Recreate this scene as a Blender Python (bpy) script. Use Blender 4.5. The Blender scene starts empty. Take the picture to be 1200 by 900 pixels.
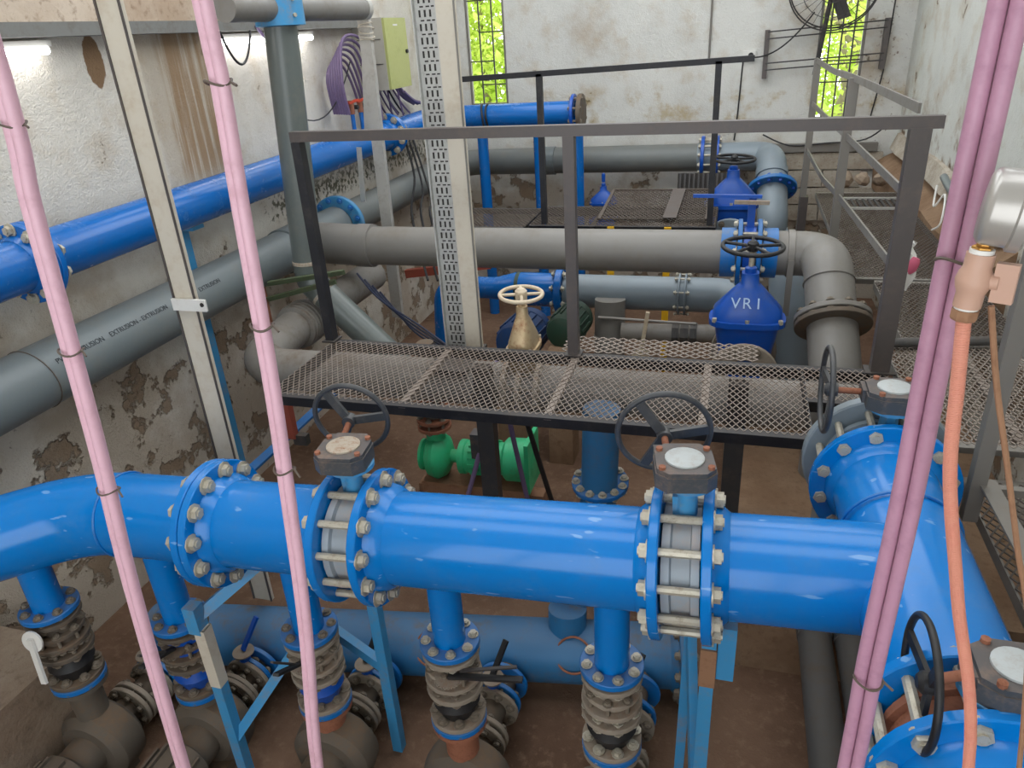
import bpy, math, random
from mathutils import Vector, Matrix, Euler
random.seed(7)
SC = bpy.context.scene
COL = SC.collection
R_ = math.radians
PI = math.pi

# ------------------------------------------------------------------ camera
def make_camera():
    pitch, roll, yaw = R_(25.5), R_(-3.65), R_(-17.34)
    cp, sp = math.cos(pitch), math.sin(pitch)
    fw = Vector((math.sin(yaw)*cp, math.cos(yaw)*cp, -sp))
    r0 = Vector((math.cos(yaw), -math.sin(yaw), 0)); u0 = r0.cross(fw)
    r = r0*math.cos(roll) + u0*math.sin(roll); u = r.cross(fw)
    cam = bpy.data.cameras.new('camera'); o = bpy.data.objects.new('camera', cam); COL.objects.link(o)
    m = Matrix((r, u, -fw)).transposed().to_4x4(); m.translation = (0, 0, 1.62)
    o.matrix_world = m
    cam.sensor_fit = 'HORIZONTAL'; cam.sensor_width = 36; cam.lens = 865*36/1200
    cam.clip_start = .05; cam.clip_end = 200
    SC.camera = o
make_camera()

# ------------------------------------------------------------------ sky, sun, exposure
world = bpy.data.worlds.new('sky'); SC.world = world; world.use_nodes = True
bg = world.node_tree.nodes['Background']; bg.inputs[0].default_value = (.93, .97, 1, 1); bg.inputs[1].default_value = 2.6
vs = SC.view_settings
vs.view_transform = 'Standard'; vs.look = 'None'; vs.gamma = 1; vs.use_curve_mapping = False; vs.exposure = 0.42

# ------------------------------------------------------------------ materials
MATS = {}
class NT:
    def __init__(s, name):
        s.m = bpy.data.materials.new(name); s.m.use_nodes = True; s.t = s.m.node_tree
        s.b = s.t.nodes['Principled BSDF']; s.co = None
    def n(s, typ, **k):
        x = s.t.nodes.new(typ)
        for a, b in k.items(): setattr(x, a, b)
        return x
    def put(s, sock, v):
        if hasattr(v, 'is_linked'): s.t.links.new(v, sock)
        elif isinstance(v, (tuple, list)) and len(v) == 3 and sock.type == 'RGBA': sock.default_value = (*v, 1)
        else: sock.default_value = v
    def coord(s):
        if not s.co: s.co = s.n('ShaderNodeTexCoord').outputs['Object']
        return s.co
    def geo(s, w): return s.n('ShaderNodeNewGeometry').outputs[w]
    def m1(s, op, a, b=0.0, c=None, clamp=False):
        x = s.n('ShaderNodeMath', operation=op, use_clamp=clamp); s.put(x.inputs[0], a); s.put(x.inputs[1], b)
        if c is not None: s.put(x.inputs[2], c)
        return x.outputs[0]
    def noise(s, sc, detail=4, rough=.6, stretch=None, vec=None):
        v = vec if vec is not None else s.coord()
        if stretch:
            mp = s.n('ShaderNodeMapping'); s.put(mp.inputs[0], v); mp.inputs['Scale'].default_value = stretch; v = mp.outputs[0]
        x = s.n('ShaderNodeTexNoise'); s.put(x.inputs['Vector'], v); x.inputs['Scale'].default_value = sc
        x.inputs['Detail'].default_value = detail; x.inputs['Roughness'].default_value = rough
        return x.outputs['Fac']
    def step(s, v, lo, hi):
        x = s.n('ShaderNodeMapRange', interpolation_type='SMOOTHSTEP'); s.put(x.inputs[0], v)
        x.inputs[1].default_value = lo; x.inputs[2].default_value = hi
        return x.outputs[0]
    def mix(s, f, a, b):
        x = s.n('ShaderNodeMix', data_type='RGBA'); s.put(x.inputs[0], f); s.put(x.inputs[6], a); s.put(x.inputs[7], b)
        return x.outputs[2]
    def sep(s, v):
        x = s.n('ShaderNodeSeparateXYZ'); s.put(x.inputs[0], v); return x.outputs
    def bump(s, h, st=.3, dist=.01):
        x = s.n('ShaderNodeBump'); s.put(x.inputs['Height'], h); x.inputs['Strength'].default_value = st; x.inputs['Distance'].default_value = dist
        s.put(s.b.inputs['Normal'], x.outputs[0])
    def done(s, col, rough=.5, metal=0, spec=.5):
        s.put(s.b.inputs['Base Color'], col); s.put(s.b.inputs['Roughness'], rough); s.put(s.b.inputs['Metallic'], metal)
        s.b.inputs['Specular IOR Level'].default_value = spec
        MATS[s.m.name] = s.m; return s.m

def srgb(r, g, b):
    f = lambda c: (c/255/12.92 if c <= 10 else ((c/255+.055)/1.055)**2.4)
    return (f(r), f(g), f(b))

def paint(name, col, rough=.35, dirt=srgb(120, 105, 88), amt=.35, top=.0, sc=7, metal=0, bump=.05, spec=.5, scratch=0):
    t = NT(name)
    n1 = t.noise(sc, 6, .65); n2 = t.noise(sc*6, 4, .6)
    f = t.m1('MULTIPLY', t.step(t.m1('ADD', t.m1('MULTIPLY', n1, .7), t.m1('MULTIPLY', n2, .3)), .46, .72), amt, clamp=True)
    if top:                                     # settled dust on upward faces
        nz = t.sep(t.geo('Normal'))[2]
        f = t.m1('ADD', f, t.m1('MULTIPLY', t.step(nz, .35, 1.0), t.m1('MULTIPLY', t.m1('ADD', n1, .25), top)), clamp=True)
    c = t.mix(f, col, dirt)
    if scratch:
        s1 = t.noise(5, 3, .5, stretch=(1, 1, 9)); s2 = t.step(t.noise(26, 2, .4, stretch=(.35, 1, 1.6)), .69, .74)
        c = t.mix(t.m1('MULTIPLY', s2, scratch), c, srgb(150, 190, 225))
    rr = t.m1('ADD', rough, t.m1('MULTIPLY', f, .45), clamp=True)
    if bump: t.bump(t.m1('ADD', n1, t.m1('MULTIPLY', n2, .4)), bump, .004)
    return t.done(c, rr, metal, spec)

paint('blue_bright', srgb(0, 119, 200), .17, srgb(95, 130, 160), .16, .08, 6, scratch=.45, spec=.4)
paint('blue_flange', srgb(6, 110, 186), .38, srgb(120, 128, 130), .4, .32, 9)
paint('blue_wall', srgb(4, 100, 180), .22, srgb(90, 105, 120), .22, .06, 5)
paint('blue_deep', srgb(12, 78, 172), .3, srgb(90, 95, 110), .25, .12, 8)
paint('blue_dusty', srgb(44, 112, 160), .5, srgb(110, 98, 84), .6, .4, 5)
paint('blue_dark', srgb(22, 60, 110), .5, srgb(80, 75, 70), .6, .3, 6)
paint('blue_light', srgb(62, 145, 196), .45, srgb(150, 130, 110), .5, .25, 9)
paint('grey_wall_pipe', srgb(108, 116, 118), .36, srgb(128, 122, 112), .3, .12, 5)
paint('grey_pipe', srgb(126, 123, 118), .42, srgb(118, 108, 96), .45, .25, 4)
paint('grey_dirty_pipe', srgb(134, 130, 124), .55, srgb(108, 92, 76), .6, .35, 5)
paint('grey_blue_pipe', srgb(128, 140, 148), .4, srgb(130, 125, 118), .3, .12, 4)
paint('grey_riser_pipe', srgb(100, 107, 104), .28, srgb(150, 140, 125), .2, .05, 5)
paint('grey_low_pipe', srgb(78, 77, 76), .6, srgb(95, 82, 70), .5, .3, 6)
paint('dark_steel', srgb(62, 60, 60), .45, srgb(110, 96, 84), .45, .25, 7, metal=.2)
paint('rail_steel', srgb(88, 82, 80), .42, srgb(120, 105, 95), .45, .2, 6, metal=.25)
paint('rail_light', srgb(128, 124, 118), .42, srgb(140, 128, 115), .4, .15, 7, metal=.3)
paint('black_beam', srgb(34, 34, 38), .5, srgb(90, 82, 76), .35, .3, 9)
paint('mesh_steel', srgb(142, 130, 120), .65, srgb(98, 78, 62), .6, 0, 14, metal=.15, bump=0)
paint('mesh_dark', srgb(92, 82, 74), .65, srgb(70, 58, 50), .6, 0, 10, metal=.15, bump=0)
paint('bolt_metal', srgb(188, 182, 166), .42, srgb(120, 100, 76), .6, .2, 30, metal=.35, bump=0)
paint('bolt_dull', srgb(128, 118, 104), .6, srgb(98, 78, 60), .6, .2, 30, metal=.15, bump=0)
paint('dusty_iron', srgb(146, 136, 122), .7, srgb(136, 112, 92), .75, .4, 9)
paint('dark_iron', srgb(92, 84, 74), .7, srgb(120, 96, 74), .8, .4, 7)
paint('valve_body', srgb(150, 160, 168), .55, srgb(176, 160, 148), .7, .25, 9)
paint('gearbox', srgb(66, 70, 74), .5, srgb(140, 116, 100), .5, .3, 16)
paint('black_rubber', srgb(30, 30, 32), .5, srgb(70, 66, 62), .35, .15, 10)
paint('wheel_grey', srgb(58, 60, 63), .42, srgb(110, 104, 98), .35, .2, 12)
paint('rust', srgb(150, 96, 72), .75, srgb(110, 66, 44), .7, .1, 18, bump=.2)
paint('red_oxide', srgb(150, 70, 52), .7, srgb(120, 80, 62), .4, .1, 15)
paint('cap_white', srgb(178, 184, 184), .5, srgb(150, 120, 100), .35, .1, 40)
paint('cap_dirty', srgb(176, 166, 150), .7, srgb(140, 96, 68), .9, .2, 45)
paint('pink_pipe', srgb(216, 174, 188), .42, srgb(186, 140, 152), .5, .0, 14)
paint('mauve_pipe', srgb(182, 136, 158), .42, srgb(150, 104, 128), .5, .0, 14)
paint('orange_hose', srgb(212, 142, 120), .5, srgb(204, 108, 98), .5, .0, 20)
paint('tie_wire', srgb(92, 80, 70), .6, amt=.2)
paint('cream_steel', srgb(204, 196, 180), .45, srgb(176, 154, 126), .5, .0, 6)
paint('galvanized', srgb(190, 190, 186), .4, srgb(140, 134, 126), .6, 0, 30, metal=.35)
paint('slot_dark', srgb(48, 44, 42), .8, amt=.1)
paint('alu', srgb(190, 188, 182), .35, srgb(150, 140, 128), .5, 0, 8, metal=.3)
paint('tan_plastic', srgb(190, 152, 132), .5, srgb(186, 150, 130), .4, 0, 25)
paint('brass', srgb(206, 156, 84), .3, srgb(150, 106, 60), .4, 0, 30, metal=.8)
paint('gauge_steel', srgb(176, 172, 166), .3, srgb(170, 166, 160), .3, 0, 10, metal=.4)
paint('bronze_valve', srgb(190, 168, 132), .4, srgb(134, 74, 34), 1.0, 0, 9, metal=.45)
paint('ivory_wheel', srgb(206, 190, 164), .5, srgb(150, 116, 84), .6, 0, 20)
paint('pump_green', srgb(52, 188, 128), .4, srgb(96, 110, 80), .35, .15, 9)
paint('dark_green', srgb(34, 62, 48), .5, srgb(70, 66, 56), .5, .2, 9)
paint('olive_steel', srgb(84, 98, 70), .55, srgb(110, 92, 74), .6, .1, 12)
paint('yellow_paint', srgb(232, 178, 20), .5, amt=.2)
paint('box_grey', srgb(180, 176, 164), .5, srgb(150, 140, 124), .4, .1, 7)
paint('box_door', srgb(176, 180, 112), .5, srgb(150, 150, 96), .35, .1, 7)
paint('purple_cable', srgb(112, 94, 128), .5, srgb(98, 82, 104), .5, 0, 12)
paint('black_cable', srgb(28, 27, 28), .5, amt=.1)
paint('blue_cable', srgb(34, 42, 66), .5, amt=.2)
paint('white_plastic', srgb(222, 220, 214), .45, srgb(180, 170, 160), .3, 0, 10)
paint('red_plastic', srgb(196, 66, 40), .5, amt=.2)
paint('pink_print', srgb(206, 96, 124), .6, amt=.1)
paint('timber', srgb(150, 112, 84), .8, srgb(110, 78, 58), .6, .1, 12)
paint('white_chalk', srgb(176, 202, 232), .8, amt=.0, bump=0)
paint('ink', srgb(46, 50, 54), .8, amt=.0, bump=0)
paint('grey_back_pipe', srgb(104, 108, 106), .45, srgb(128, 120, 108), .35, .15, 5)
paint('angle_grey', srgb(120, 120, 116), .55, srgb(100, 84, 70), .5, 0, 9)
paint('navy', srgb(30, 40, 92), .4, srgb(70, 66, 70), .4, .15, 6)
paint('bark', srgb(150, 138, 120), .9, srgb(104, 92, 78), .8, 0, 6)

def leafm(name, a, b):
    t = NT(name); n = t.noise(1.6, 3); c = t.mix(t.step(n, .35, .65), a, b)
    m = t.done(c, .6); t.b.inputs['Transmission Weight'].default_value = 0
    tr = t.n('ShaderNodeBsdfTranslucent'); t.put(tr.inputs[0], c); ms = t.n('ShaderNodeMixShader'); ms.inputs[0].default_value = .45
    out = [x for x in t.t.nodes if x.type == 'OUTPUT_MATERIAL'][0]
    t.t.links.new(t.b.outputs[0], ms.inputs[1]); t.t.links.new(tr.outputs[0], ms.inputs[2]); t.t.links.new(ms.outputs[0], out.inputs[0])
    return m
leafm('leaf_green', srgb(178, 206, 70), srgb(222, 232, 130))
leafm('moss_green', srgb(92, 104, 58), srgb(120, 120, 80))

def glow(name, col, st):
    t = NT(name); t.b.inputs['Emission Color'].default_value = (*col, 1); t.b.inputs['Emission Strength'].default_value = st
    return t.done(col, .5)
glow('tube_light', (1, 1, 1), 9)

def plaster(name, base, side):
    """old whitewashed plaster; peeled and damp patches low down, rust runs"""
    t = NT(name); p = t.coord(); X, Y, Z = t.sep(p)
    big = t.noise(1.1, 6, .62); mid = t.noise(3.6, 7, .66); fine = t.noise(22, 5, .6); grain = t.noise(90, 3, .6)
    c = t.mix(t.step(big, .35, .7), base, tuple(v*.86 for v in base))
    c = t.mix(t.m1('MULTIPLY', t.step(mid, .46, .72), .5), c, srgb(184, 164, 136))
    thr = {'left': (.9, -.9), 'back': (.45, -.7), 'right': (.9, -.3)}[side]
    low = t.step(Z, thr[0], thr[1])               # rising damp
    damp = t.m1('MULTIPLY', t.step(t.m1('ADD', big, t.m1('MULTIPLY', low, .22)), .55, .72), .55)
    c = t.mix(damp, c, srgb(172, 152, 126))
    peel = t.step(t.m1('ADD', mid, t.m1('MULTIPLY', low, .13)), .655, .70)
    c = t.mix(t.m1('MULTIPLY', peel, .8), c, srgb(138, 116, 94))
    spots = t.m1('MULTIPLY', t.step(fine, .66, .72), t.m1('ADD', .15, t.m1('MULTIPLY', low, .5)))
    c = t.mix(spots, c, srgb(96, 82, 66))
    if side == 'left':
        # rust runs below the beam
        wob = t.m1('MULTIPLY', t.m1('SUBTRACT', t.noise(2.5, 3), .5), .18)
        yy = t.m1('ADD', Y, wob)
        band = t.m1('MULTIPLY', t.step(yy, 4.38, 4.46), t.step(yy, 4.98, 4.86))
        fib = t.step(t.noise(14, 4, .6, stretch=(1, 1.5, .06)), .36, .56)
        run = t.m1('MULTIPLY', band, t.m1('MULTIPLY', t.step(Z, .65, .95), fib))
        c = t.mix(t.m1('MULTIPLY', run, .85), c, srgb(146, 108, 74))
        yy2 = t.m1('ADD', Y, wob)
        b2 = t.m1('MULTIPLY', t.m1('MULTIPLY', t.step(yy2, 4.2, 4.3), t.step(yy2, 5.1, 4.9)), t.step(Z, .5, 1.0))
        c = t.mix(t.m1('MULTIPLY', b2, .4), c, srgb(170, 146, 112))
        # single peeled patch
        dy = t.m1('MULTIPLY', t.m1('SUBTRACT', Y, 3.88), 1/.075); dz = t.m1('MULTIPLY', t.m1('SUBTRACT', Z, 1.6), 1/.15)
        d = t.m1('ADD', t.m1('ADD', t.m1('MULTIPLY', dy, dy), t.m1('MULTIPLY', dz, dz)), t.m1('MULTIPLY', fine, 1.0))
        c = t.mix(t.step(d, 1.5, 1.3), c, srgb(132, 106, 80))
        # moss line above the grey pipe
        ms = t.m1('MULTIPLY', t.m1('MULTIPLY', t.step(Z, .26, .34), t.step(Z, .62, .42)), t.step(t.m1('MULTIPLY', t.step(Y, 4.3, 5.6), fine), .47, .56))
        c = t.mix(t.m1('MULTIPLY', ms, .85), c, srgb(66, 64, 40))
    if side == 'back':
        st = t.m1('MULTIPLY', t.m1('MULTIPLY', t.step(Z, .35, .6), t.step(Z, 1.0, .75)), t.step(mid, .5, .66))
        c = t.mix(t.m1('MULTIPLY', st, .6), c, srgb(176, 156, 112))
        cr = t.m1('MULTIPLY', t.step(X, 1.25, 1.6), t.step(t.m1('ADD', fine, t.m1('MULTIPLY', mid, .35)), .76, .86))
        c = t.mix(t.m1('MULTIPLY', cr, .8), c, srgb(104, 80, 62))
    if side == 'right':
        st = t.m1('MULTIPLY', t.step(Z, .95, .3), t.step(mid, .5, .62)); c = t.mix(t.m1('MULTIPLY', st, .8), c, srgb(128, 106, 84))
    t.bump(t.m1('ADD', t.m1('ADD', t.m1('MULTIPLY', mid, .6), t.m1('MULTIPLY', fine, .35)), t.m1('SUBTRACT', t.m1('MULTIPLY', grain, .35), peel)), 1.0, .022)
    return t.done(c, .88, 0, .25)
plaster('plaster_left', srgb(218, 212, 201), 'left')
plaster('plaster_back', srgb(216, 215, 209), 'back')
plaster('plaster_right', srgb(212, 213, 206), 'right')

def ground(name, a, b, c3, sc=1.4):
    t = NT(name); n = t.noise(sc, 7, .65); f = t.noise(sc*14, 5, .65); g = t.noise(sc*60, 3)
    c = t.mix(t.step(n, .35, .65), a, b); c = t.mix(t.m1('MULTIPLY', t.step(f, .5, .75), .6), c, c3)
    t.bump(t.m1('ADD', f, t.m1('MULTIPLY', g, .3)), .6, .015)
    return t.done(c, .92, 0, .2)
ground('pit_floor', srgb(122, 96, 78), srgb(100, 76, 60), srgb(142, 116, 94))
ground('concrete', srgb(160, 144, 126), srgb(136, 116, 98), srgb(112, 94, 78))
ground('concrete_brown', srgb(148, 122, 98), srgb(124, 98, 76), srgb(108, 82, 62))
ground('concrete_beam', srgb(206, 190, 172), srgb(180, 158, 136), srgb(120, 90, 66))
ground('block', srgb(186, 178, 164), srgb(160, 148, 132), srgb(120, 100, 82), 3)
ground('earth', srgb(100, 78, 62), srgb(78, 60, 48), srgb(130, 106, 86))
ground('ceiling_white', srgb(210, 208, 202), srgb(196, 192, 184), srgb(180, 174, 164))
ground('grass', srgb(120, 150, 60), srgb(90, 120, 40), srgb(150, 170, 80))

# ------------------------------------------------------------------ mesh helpers
WM = {}
def frame(axis, up=(0, 0, 1)):
    z = Vector(axis).normalized(); u = Vector(up)
    if abs(z.dot(u.normalized())) > .98: u = Vector((0, 1, 0)) if abs(z.y) < .9 else Vector((1, 0, 0))
    x = u.cross(z).normalized(); y = z.cross(x)
    return Matrix((x, y, z)).transposed()           # local y ~ up, local z = axis
def fm(c, axis=(0, 0, 1), up=(0, 0, 1)):
    m = frame(axis, up).to_4x4(); m.translation = Vector(c); return m

def fillet(pts, rad, seg=8):
    pts = [Vector(p) for p in pts]; out = [pts[0]]
    for i in range(1, len(pts)-1):
        a, b, c = pts[i-1], pts[i], pts[i+1]
        u, v = (a-b), (c-b); lu, lv = u.length, v.length; u.normalize(); v.normalize()
        ang = u.angle(v)
        if ang > PI-.02: out.append(b); continue
        d = min(rad/math.tan(ang/2), lu*.49 if i > 1 else lu*.98, lv*.49 if i < len(pts)-2 else lv*.98)
        r = d*math.tan(ang/2); ctr = b + (u+v).normalized()*(r/math.sin(ang/2))
        p0 = b+u*d-ctr; p1 = b+v*d-ctr; ax = p0.cross(p1).normalized(); th = p0.angle(p1)
        for k in range(seg+1): out.append(ctr + Matrix.Rotation(th*k/seg, 3, ax) @ p0)
    out.append(pts[-1]); return out

class MB:
    def __init__(s): s.v = []; s.f = []; s.sm = []
    def add(s, vs, fs, smooth=False, M=None):
        o = len(s.v)
        s.v += [tuple(M @ Vector(p)) for p in vs] if M is not None else [tuple(p) for p in vs]
        s.f += [tuple(i+o for i in f) for f in fs]; s.sm += [smooth]*len(fs); return s
    def box(s, c, size, M=None, rz=0):
        x, y, z = [k/2 for k in size]; m = Matrix.Translation(c) @ Matrix.Rotation(rz, 4, 'Z')
        if M is not None: m = M @ m
        vs = [(i, j, k) for i in (-x, x) for j in (-y, y) for k in (-z, z)]
        return s.add(vs, [(0, 1, 3, 2), (4, 6, 7, 5), (0, 4, 5, 1), (2, 3, 7, 6), (0, 2, 6, 4), (1, 5, 7, 3)], False, m)
    def bbox(s, lo, hi): return s.box([(a+b)/2 for a, b in zip(lo, hi)], [b-a for a, b in zip(lo, hi)])
    def beam(s, a, b, w, h, up=(0, 0, 1)):
        a, b = Vector(a), Vector(b); return s.box((0, 0, 0), (w, h, (b-a).length), fm((a+b)/2, b-a, up))
    def angle(s, a, b, w, h, t=.006, up=(0, 0, 1)):
        a, b = Vector(a), Vector(b); m = fm((a+b)/2, b-a, up); L = (b-a).length
        s.box((0, h/2-t/2, 0), (w, t, L), m); return s.box((w/2-t/2, -t/2, 0), (t, h-t, L), m)
    def prism(s, poly, z0, z1, M=None):
        n = len(poly); vs = [(x, y, z0) for x, y in poly]+[(x, y, z1) for x, y in poly]
        fs = [tuple(range(n-1, -1, -1)), tuple(range(n, 2*n))]+[(i, (i+1) % n, n+(i+1) % n, n+i) for i in range(n)]
        return s.add(vs, fs, False, M)
    def lathe(s, prof, M=None, n=32, smooth=True, caps=True):
        vs = []; fs = []; k = len(prof)
        for i in range(n):
            a = 2*PI*i/n; c, d = math.cos(a), math.sin(a)
            vs += [(r*c, r*d, z) for r, z in prof]
        for i in range(n):
            j = (i+1) % n
            for q in range(k-1): fs.append((i*k+q, j*k+q, j*k+q+1, i*k+q+1))
        if caps:
            if prof[0][0] > 1e-6: fs.append(tuple(i*k for i in range(n-1, -1, -1)))
            if prof[-1][0] > 1e-6: fs.append(tuple(i*k+k-1 for i in range(n)))
        return s.add(vs, fs, smooth, M)
    def cyl(s, a, b, r, n=20, r2=None, smooth=True):
        a, b = Vector(a), Vector(b); return s.lathe([(r, 0), (r if r2 is None else r2, (b-a).length)], fm(a, b-a), n, smooth)
    def tube(s, pts, r, n=20, caps=True):
        pts = [Vector(p) for p in pts]; rs = r if isinstance(r, (list, tuple)) else [r]*len(pts)
        t0 = (pts[1]-pts[0]).normalized(); x = frame(t0).col[0].copy(); vs = []; fs = []
        for i, p in enumerate(pts):
            t = (pts[min(i+1, len(pts)-1)]-pts[max(i-1, 0)]).normalized()
            x = (x-t*x.dot(t)).normalized(); y = t.cross(x)
            vs += [p+(x*math.cos(2*PI*k/n)+y*math.sin(2*PI*k/n))*rs[i] for k in range(n)]
        for i in range(len(pts)-1):
            for k in range(n): j = (k+1) % n; fs.append((i*n+k, i*n+j, (i+1)*n+j, (i+1)*n+k))
        if caps: fs.append(tuple(range(n-1, -1, -1))); fs.append(tuple((len(pts)-1)*n+k for k in range(n)))
        return s.add(vs, fs, True)
    def torus(s, R, r, M, n=32, m=10):
        vs = []; fs = []
        for i in range(n):
            a = 2*PI*i/n
            for j in range(m):
                b = 2*PI*j/m; q = R+r*math.cos(b); vs.append((q*math.cos(a), q*math.sin(a), r*math.sin(b)))
        for i in range(n):
            for j in range(m): fs.append((i*m+j, ((i+1) % n)*m+j, ((i+1) % n)*m+(j+1) % m, i*m+(j+1) % m))
        return s.add(vs, fs, True, M)
    def mesh(s, name):
        me = bpy.data.meshes.new(name); me.from_pydata(s.v, [], s.f); me.update()
        me.polygons.foreach_set('use_smooth', s.sm)
        if any(s.sm):
            try: me.set_sharp_from_angle(angle=R_(38))
            except Exception: pass
        return me
    def build(s, name, mat, parent=None, local=False):
        """world-space mesh -> one object, child of parent; without parent its origin sits at its base"""
        if parent is not None:
            if not local:
                inv = WM[parent.name].inverted(); s.v = [tuple(inv @ Vector(p)) for p in s.v]
            return link(name, s.mesh(name), mat, parent)
        if not local:
            xs, ys, zs = zip(*s.v); c = Vector(((min(xs)+max(xs))/2, (min(ys)+max(ys))/2, min(zs)))
            s.v = [(x-c.x, y-c.y, z-c.z) for x, y, z in s.v]
        else: c = Vector()
        o = link(name, s.mesh(name), mat, None); o.location = c; WM[o.name] = Matrix.Translation(c); return o

def link(name, me, mat, parent):
    if mat and not me.materials: me.materials.append(MATS[mat])
    o = bpy.data.objects.new(name, me); COL.objects.link(o)
    if parent is not None: o.parent = parent; WM[o.name] = WM[parent.name].copy()
    else: WM[o.name] = Matrix()
    return o
def tag(o, label, cat, group=None):
    o['label'] = label; o['category'] = cat
    if group: o['group'] = group
    return o
def struct(o, label=None):
    o['kind'] = 'structure'
    if label: o['label'] = label
    return o
def thing(name, label, cat, loc, group=None, rz=0):
    o = bpy.data.objects.new(name, None); COL.objects.link(o); o.empty_display_size = .05
    o.location = loc; o.rotation_euler = (0, 0, rz); WM[o.name] = Matrix.Translation(loc) @ Matrix.Rotation(rz, 4, 'Z')
    return tag(o, label, cat, group)
def put(name, me, mat, parent, M):
    """shared mesh placed at world matrix M under parent"""
    if mat and not me.materials: me.materials.append(MATS[mat])
    o = bpy.data.objects.new(name, me); COL.objects.link(o)
    o.parent = parent; o.matrix_local = WM[parent.name].inverted() @ M; WM[o.name] = M.copy(); return o

# bolts: a through stud with hex nuts and washers; shared meshes
BM = {}
def bolt_mesh(L, d, mat, nut=True):
    key = (round(L, 3), round(d, 4), mat)
    if key not in BM:
        b = MB(); h = d*.75
        b.lathe([(d*.5, -L/2-h*1.5), (d*.5, L/2+h*1.5)], None, 8)
        for sg in (-1, 1):
            z = sg*L/2
            b.lathe([(d*1.3, min(z, z+sg*h*.25)), (d*1.3, max(z, z+sg*h*.25))], None, 10)
            b.lathe([(d*.88, min(z, z+sg*h*1.25)), (d*.88, max(z, z+sg*h*1.25))], None, 6, smooth=False)
        BM[key] = b.mesh('bolt'); BM[key].materials.append(MATS[mat])
    return BM[key]
def bolts(parent, c, axis, Rb, n, L, d, mat='bolt_metal', off=.5, up=(0, 0, 1)):
    m = fm(c, axis, up); me = bolt_mesh(L, d, mat)
    for i in range(n):
        a = 2*PI*(i+off)/n
        put('bolt', me, None, parent, m @ Matrix.Translation((Rb*math.cos(a), Rb*math.sin(a), 0)) @ Matrix.Rotation(a, 4, 'Z'))
def flange(parent, c, axis, R, r, th, mat, hub=0, name='flange', n=40):
    """ring plate centred on c, with a weld hub towards -axis when hub > 0"""
    b = MB(); m = fm(c, axis)
    e = th*.12
    b.lathe([(r*.9, -th/2), (R-e, -th/2), (R, -th/2+e), (R, th/2-e), (R-e, th/2), (r*.9, th/2)]+([] if r < .06 else [(r*.9, -th/2)]), m, n, caps=r < .06)
    if hub: b.lathe([(r*1.005, -th/2-hub), (r*1.12, -th/2-hub*.5), (r*1.16, -th/2)] if hub > 0 else [(r*1.16, th/2), (r*1.12, th/2-hub*.5), (r*1.005, th/2-hub)], m, n, caps=False)
    return b.build(name, mat, parent)
def pipe(parent, pts, r, mat, bend=None, name='pipe', n=28, seg=10):
    p = fillet(pts, bend, seg) if bend else pts
    return MB().tube(p, r, n).build(name, mat, parent)
def collar(parent, c, axis, r, w, th, mat, name='socket'):
    m = fm(c, axis); return MB().lathe([(r*.98, -w/2), (r+th, -w/2+.004), (r+th, w/2-.004), (r*.98, w/2)], m, 28).build(name, mat, parent)
def handwheel(parent, c, axis, R, r, spokes, mat, up=(0, 0, 1), hub=.03, dish=0, ang0=.3, flat=False):
    m = fm(c, axis, up); b = MB(); b.torus(R, r, m, 40, 10)
    w = b.build('handwheel', mat, parent)
    for i in range(spokes):
        a = 2*PI*i/spokes+ang0; s = MB()
        p0 = m @ Vector((hub*.6*math.cos(a), hub*.6*math.sin(a), -dish)); p1 = m @ Vector((R*math.cos(a), R*math.sin(a), 0))
        if flat: s.beam(p0, p1, r*3.2, r*1.3, up=m.to_3x3() @ Vector((0, 0, 1)))
        else: s.tube([p0, p1], r*.8, 8)
        s.build('spoke', mat, w)
    MB().lathe([(hub, -dish-hub*.8), (hub, -dish+hub*.6), (hub*.6, -dish+hub*1.0)], m, 14).build('hub', mat, w)
    return w
def text_mesh(s, size, depth=.001):
    cu = bpy.data.curves.new('lettering', 'FONT'); cu.body = s; cu.size = size; cu.extrude = depth; cu.align_x = 'CENTER'; cu.align_y = 'CENTER'
    o = bpy.data.objects.new('tmp', cu); COL.objects.link(o); bpy.context.view_layer.update()
    me = bpy.data.meshes.new_from_object(o.evaluated_get(bpy.context.evaluated_depsgraph_get())); bpy.data.objects.remove(o); bpy.data.curves.remove(cu)
    me.materials.clear(); return me
def sag(a, b, drop, n=14):
    a, b = Vector(a), Vector(b); return [a.lerp(b, i/n)-Vector((0, 0, drop*4*(i/n)*(1-i/n))) for i in range(n+1)]
def smooth_path(pts, sub=6):
    P = [Vector(p) for p in pts]; out = []
    for i in range(len(P)-1):
        a, b, c, d = P[max(i-1, 0)], P[i], P[i+1], P[min(i+2, len(P)-1)]
        for k in range(sub):
            t = k/sub; out.append(.5*((2*b)+(c-a)*t+(2*a-5*b+4*c-d)*t*t+(3*b-a-3*c+d)*t**3))
    out.append(P[-1]); return out
def expanded(o, u, v, nu, nv, w=.004, t=.003, up=None):
    """expanded-metal mesh: diamond strands as thin bars on the parallelogram o,u,v"""
    o, u, v = Vector(o), Vector(u), Vector(v); du, dv = u/nu, v/nv; nrm = u.cross(v).normalized(); b = MB()
    def strand(p, q):
        d = (q-p).normalized(); s = nrm.cross(d)*w/2; h = nrm*t/2
        vs = [p-s-h, p+s-h, p+s+h, p-s+h, q-s-h, q+s-h, q+s+h, q-s+h]
        b.add(vs, [(0, 1, 5, 4), (1, 2, 6, 5), (2, 3, 7, 6), (3, 0, 4, 7)])
    for i in range(nu):
        for j in range(nv):
            c = o+du*(i+.5)+dv*(j+.5); L = c-du*.5; Rr = c+du*.5; T = c+dv*.5; B = c-dv*.5
            strand(L, T); strand(T, Rr); strand(Rr, B); strand(B, L)
    return b

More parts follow.
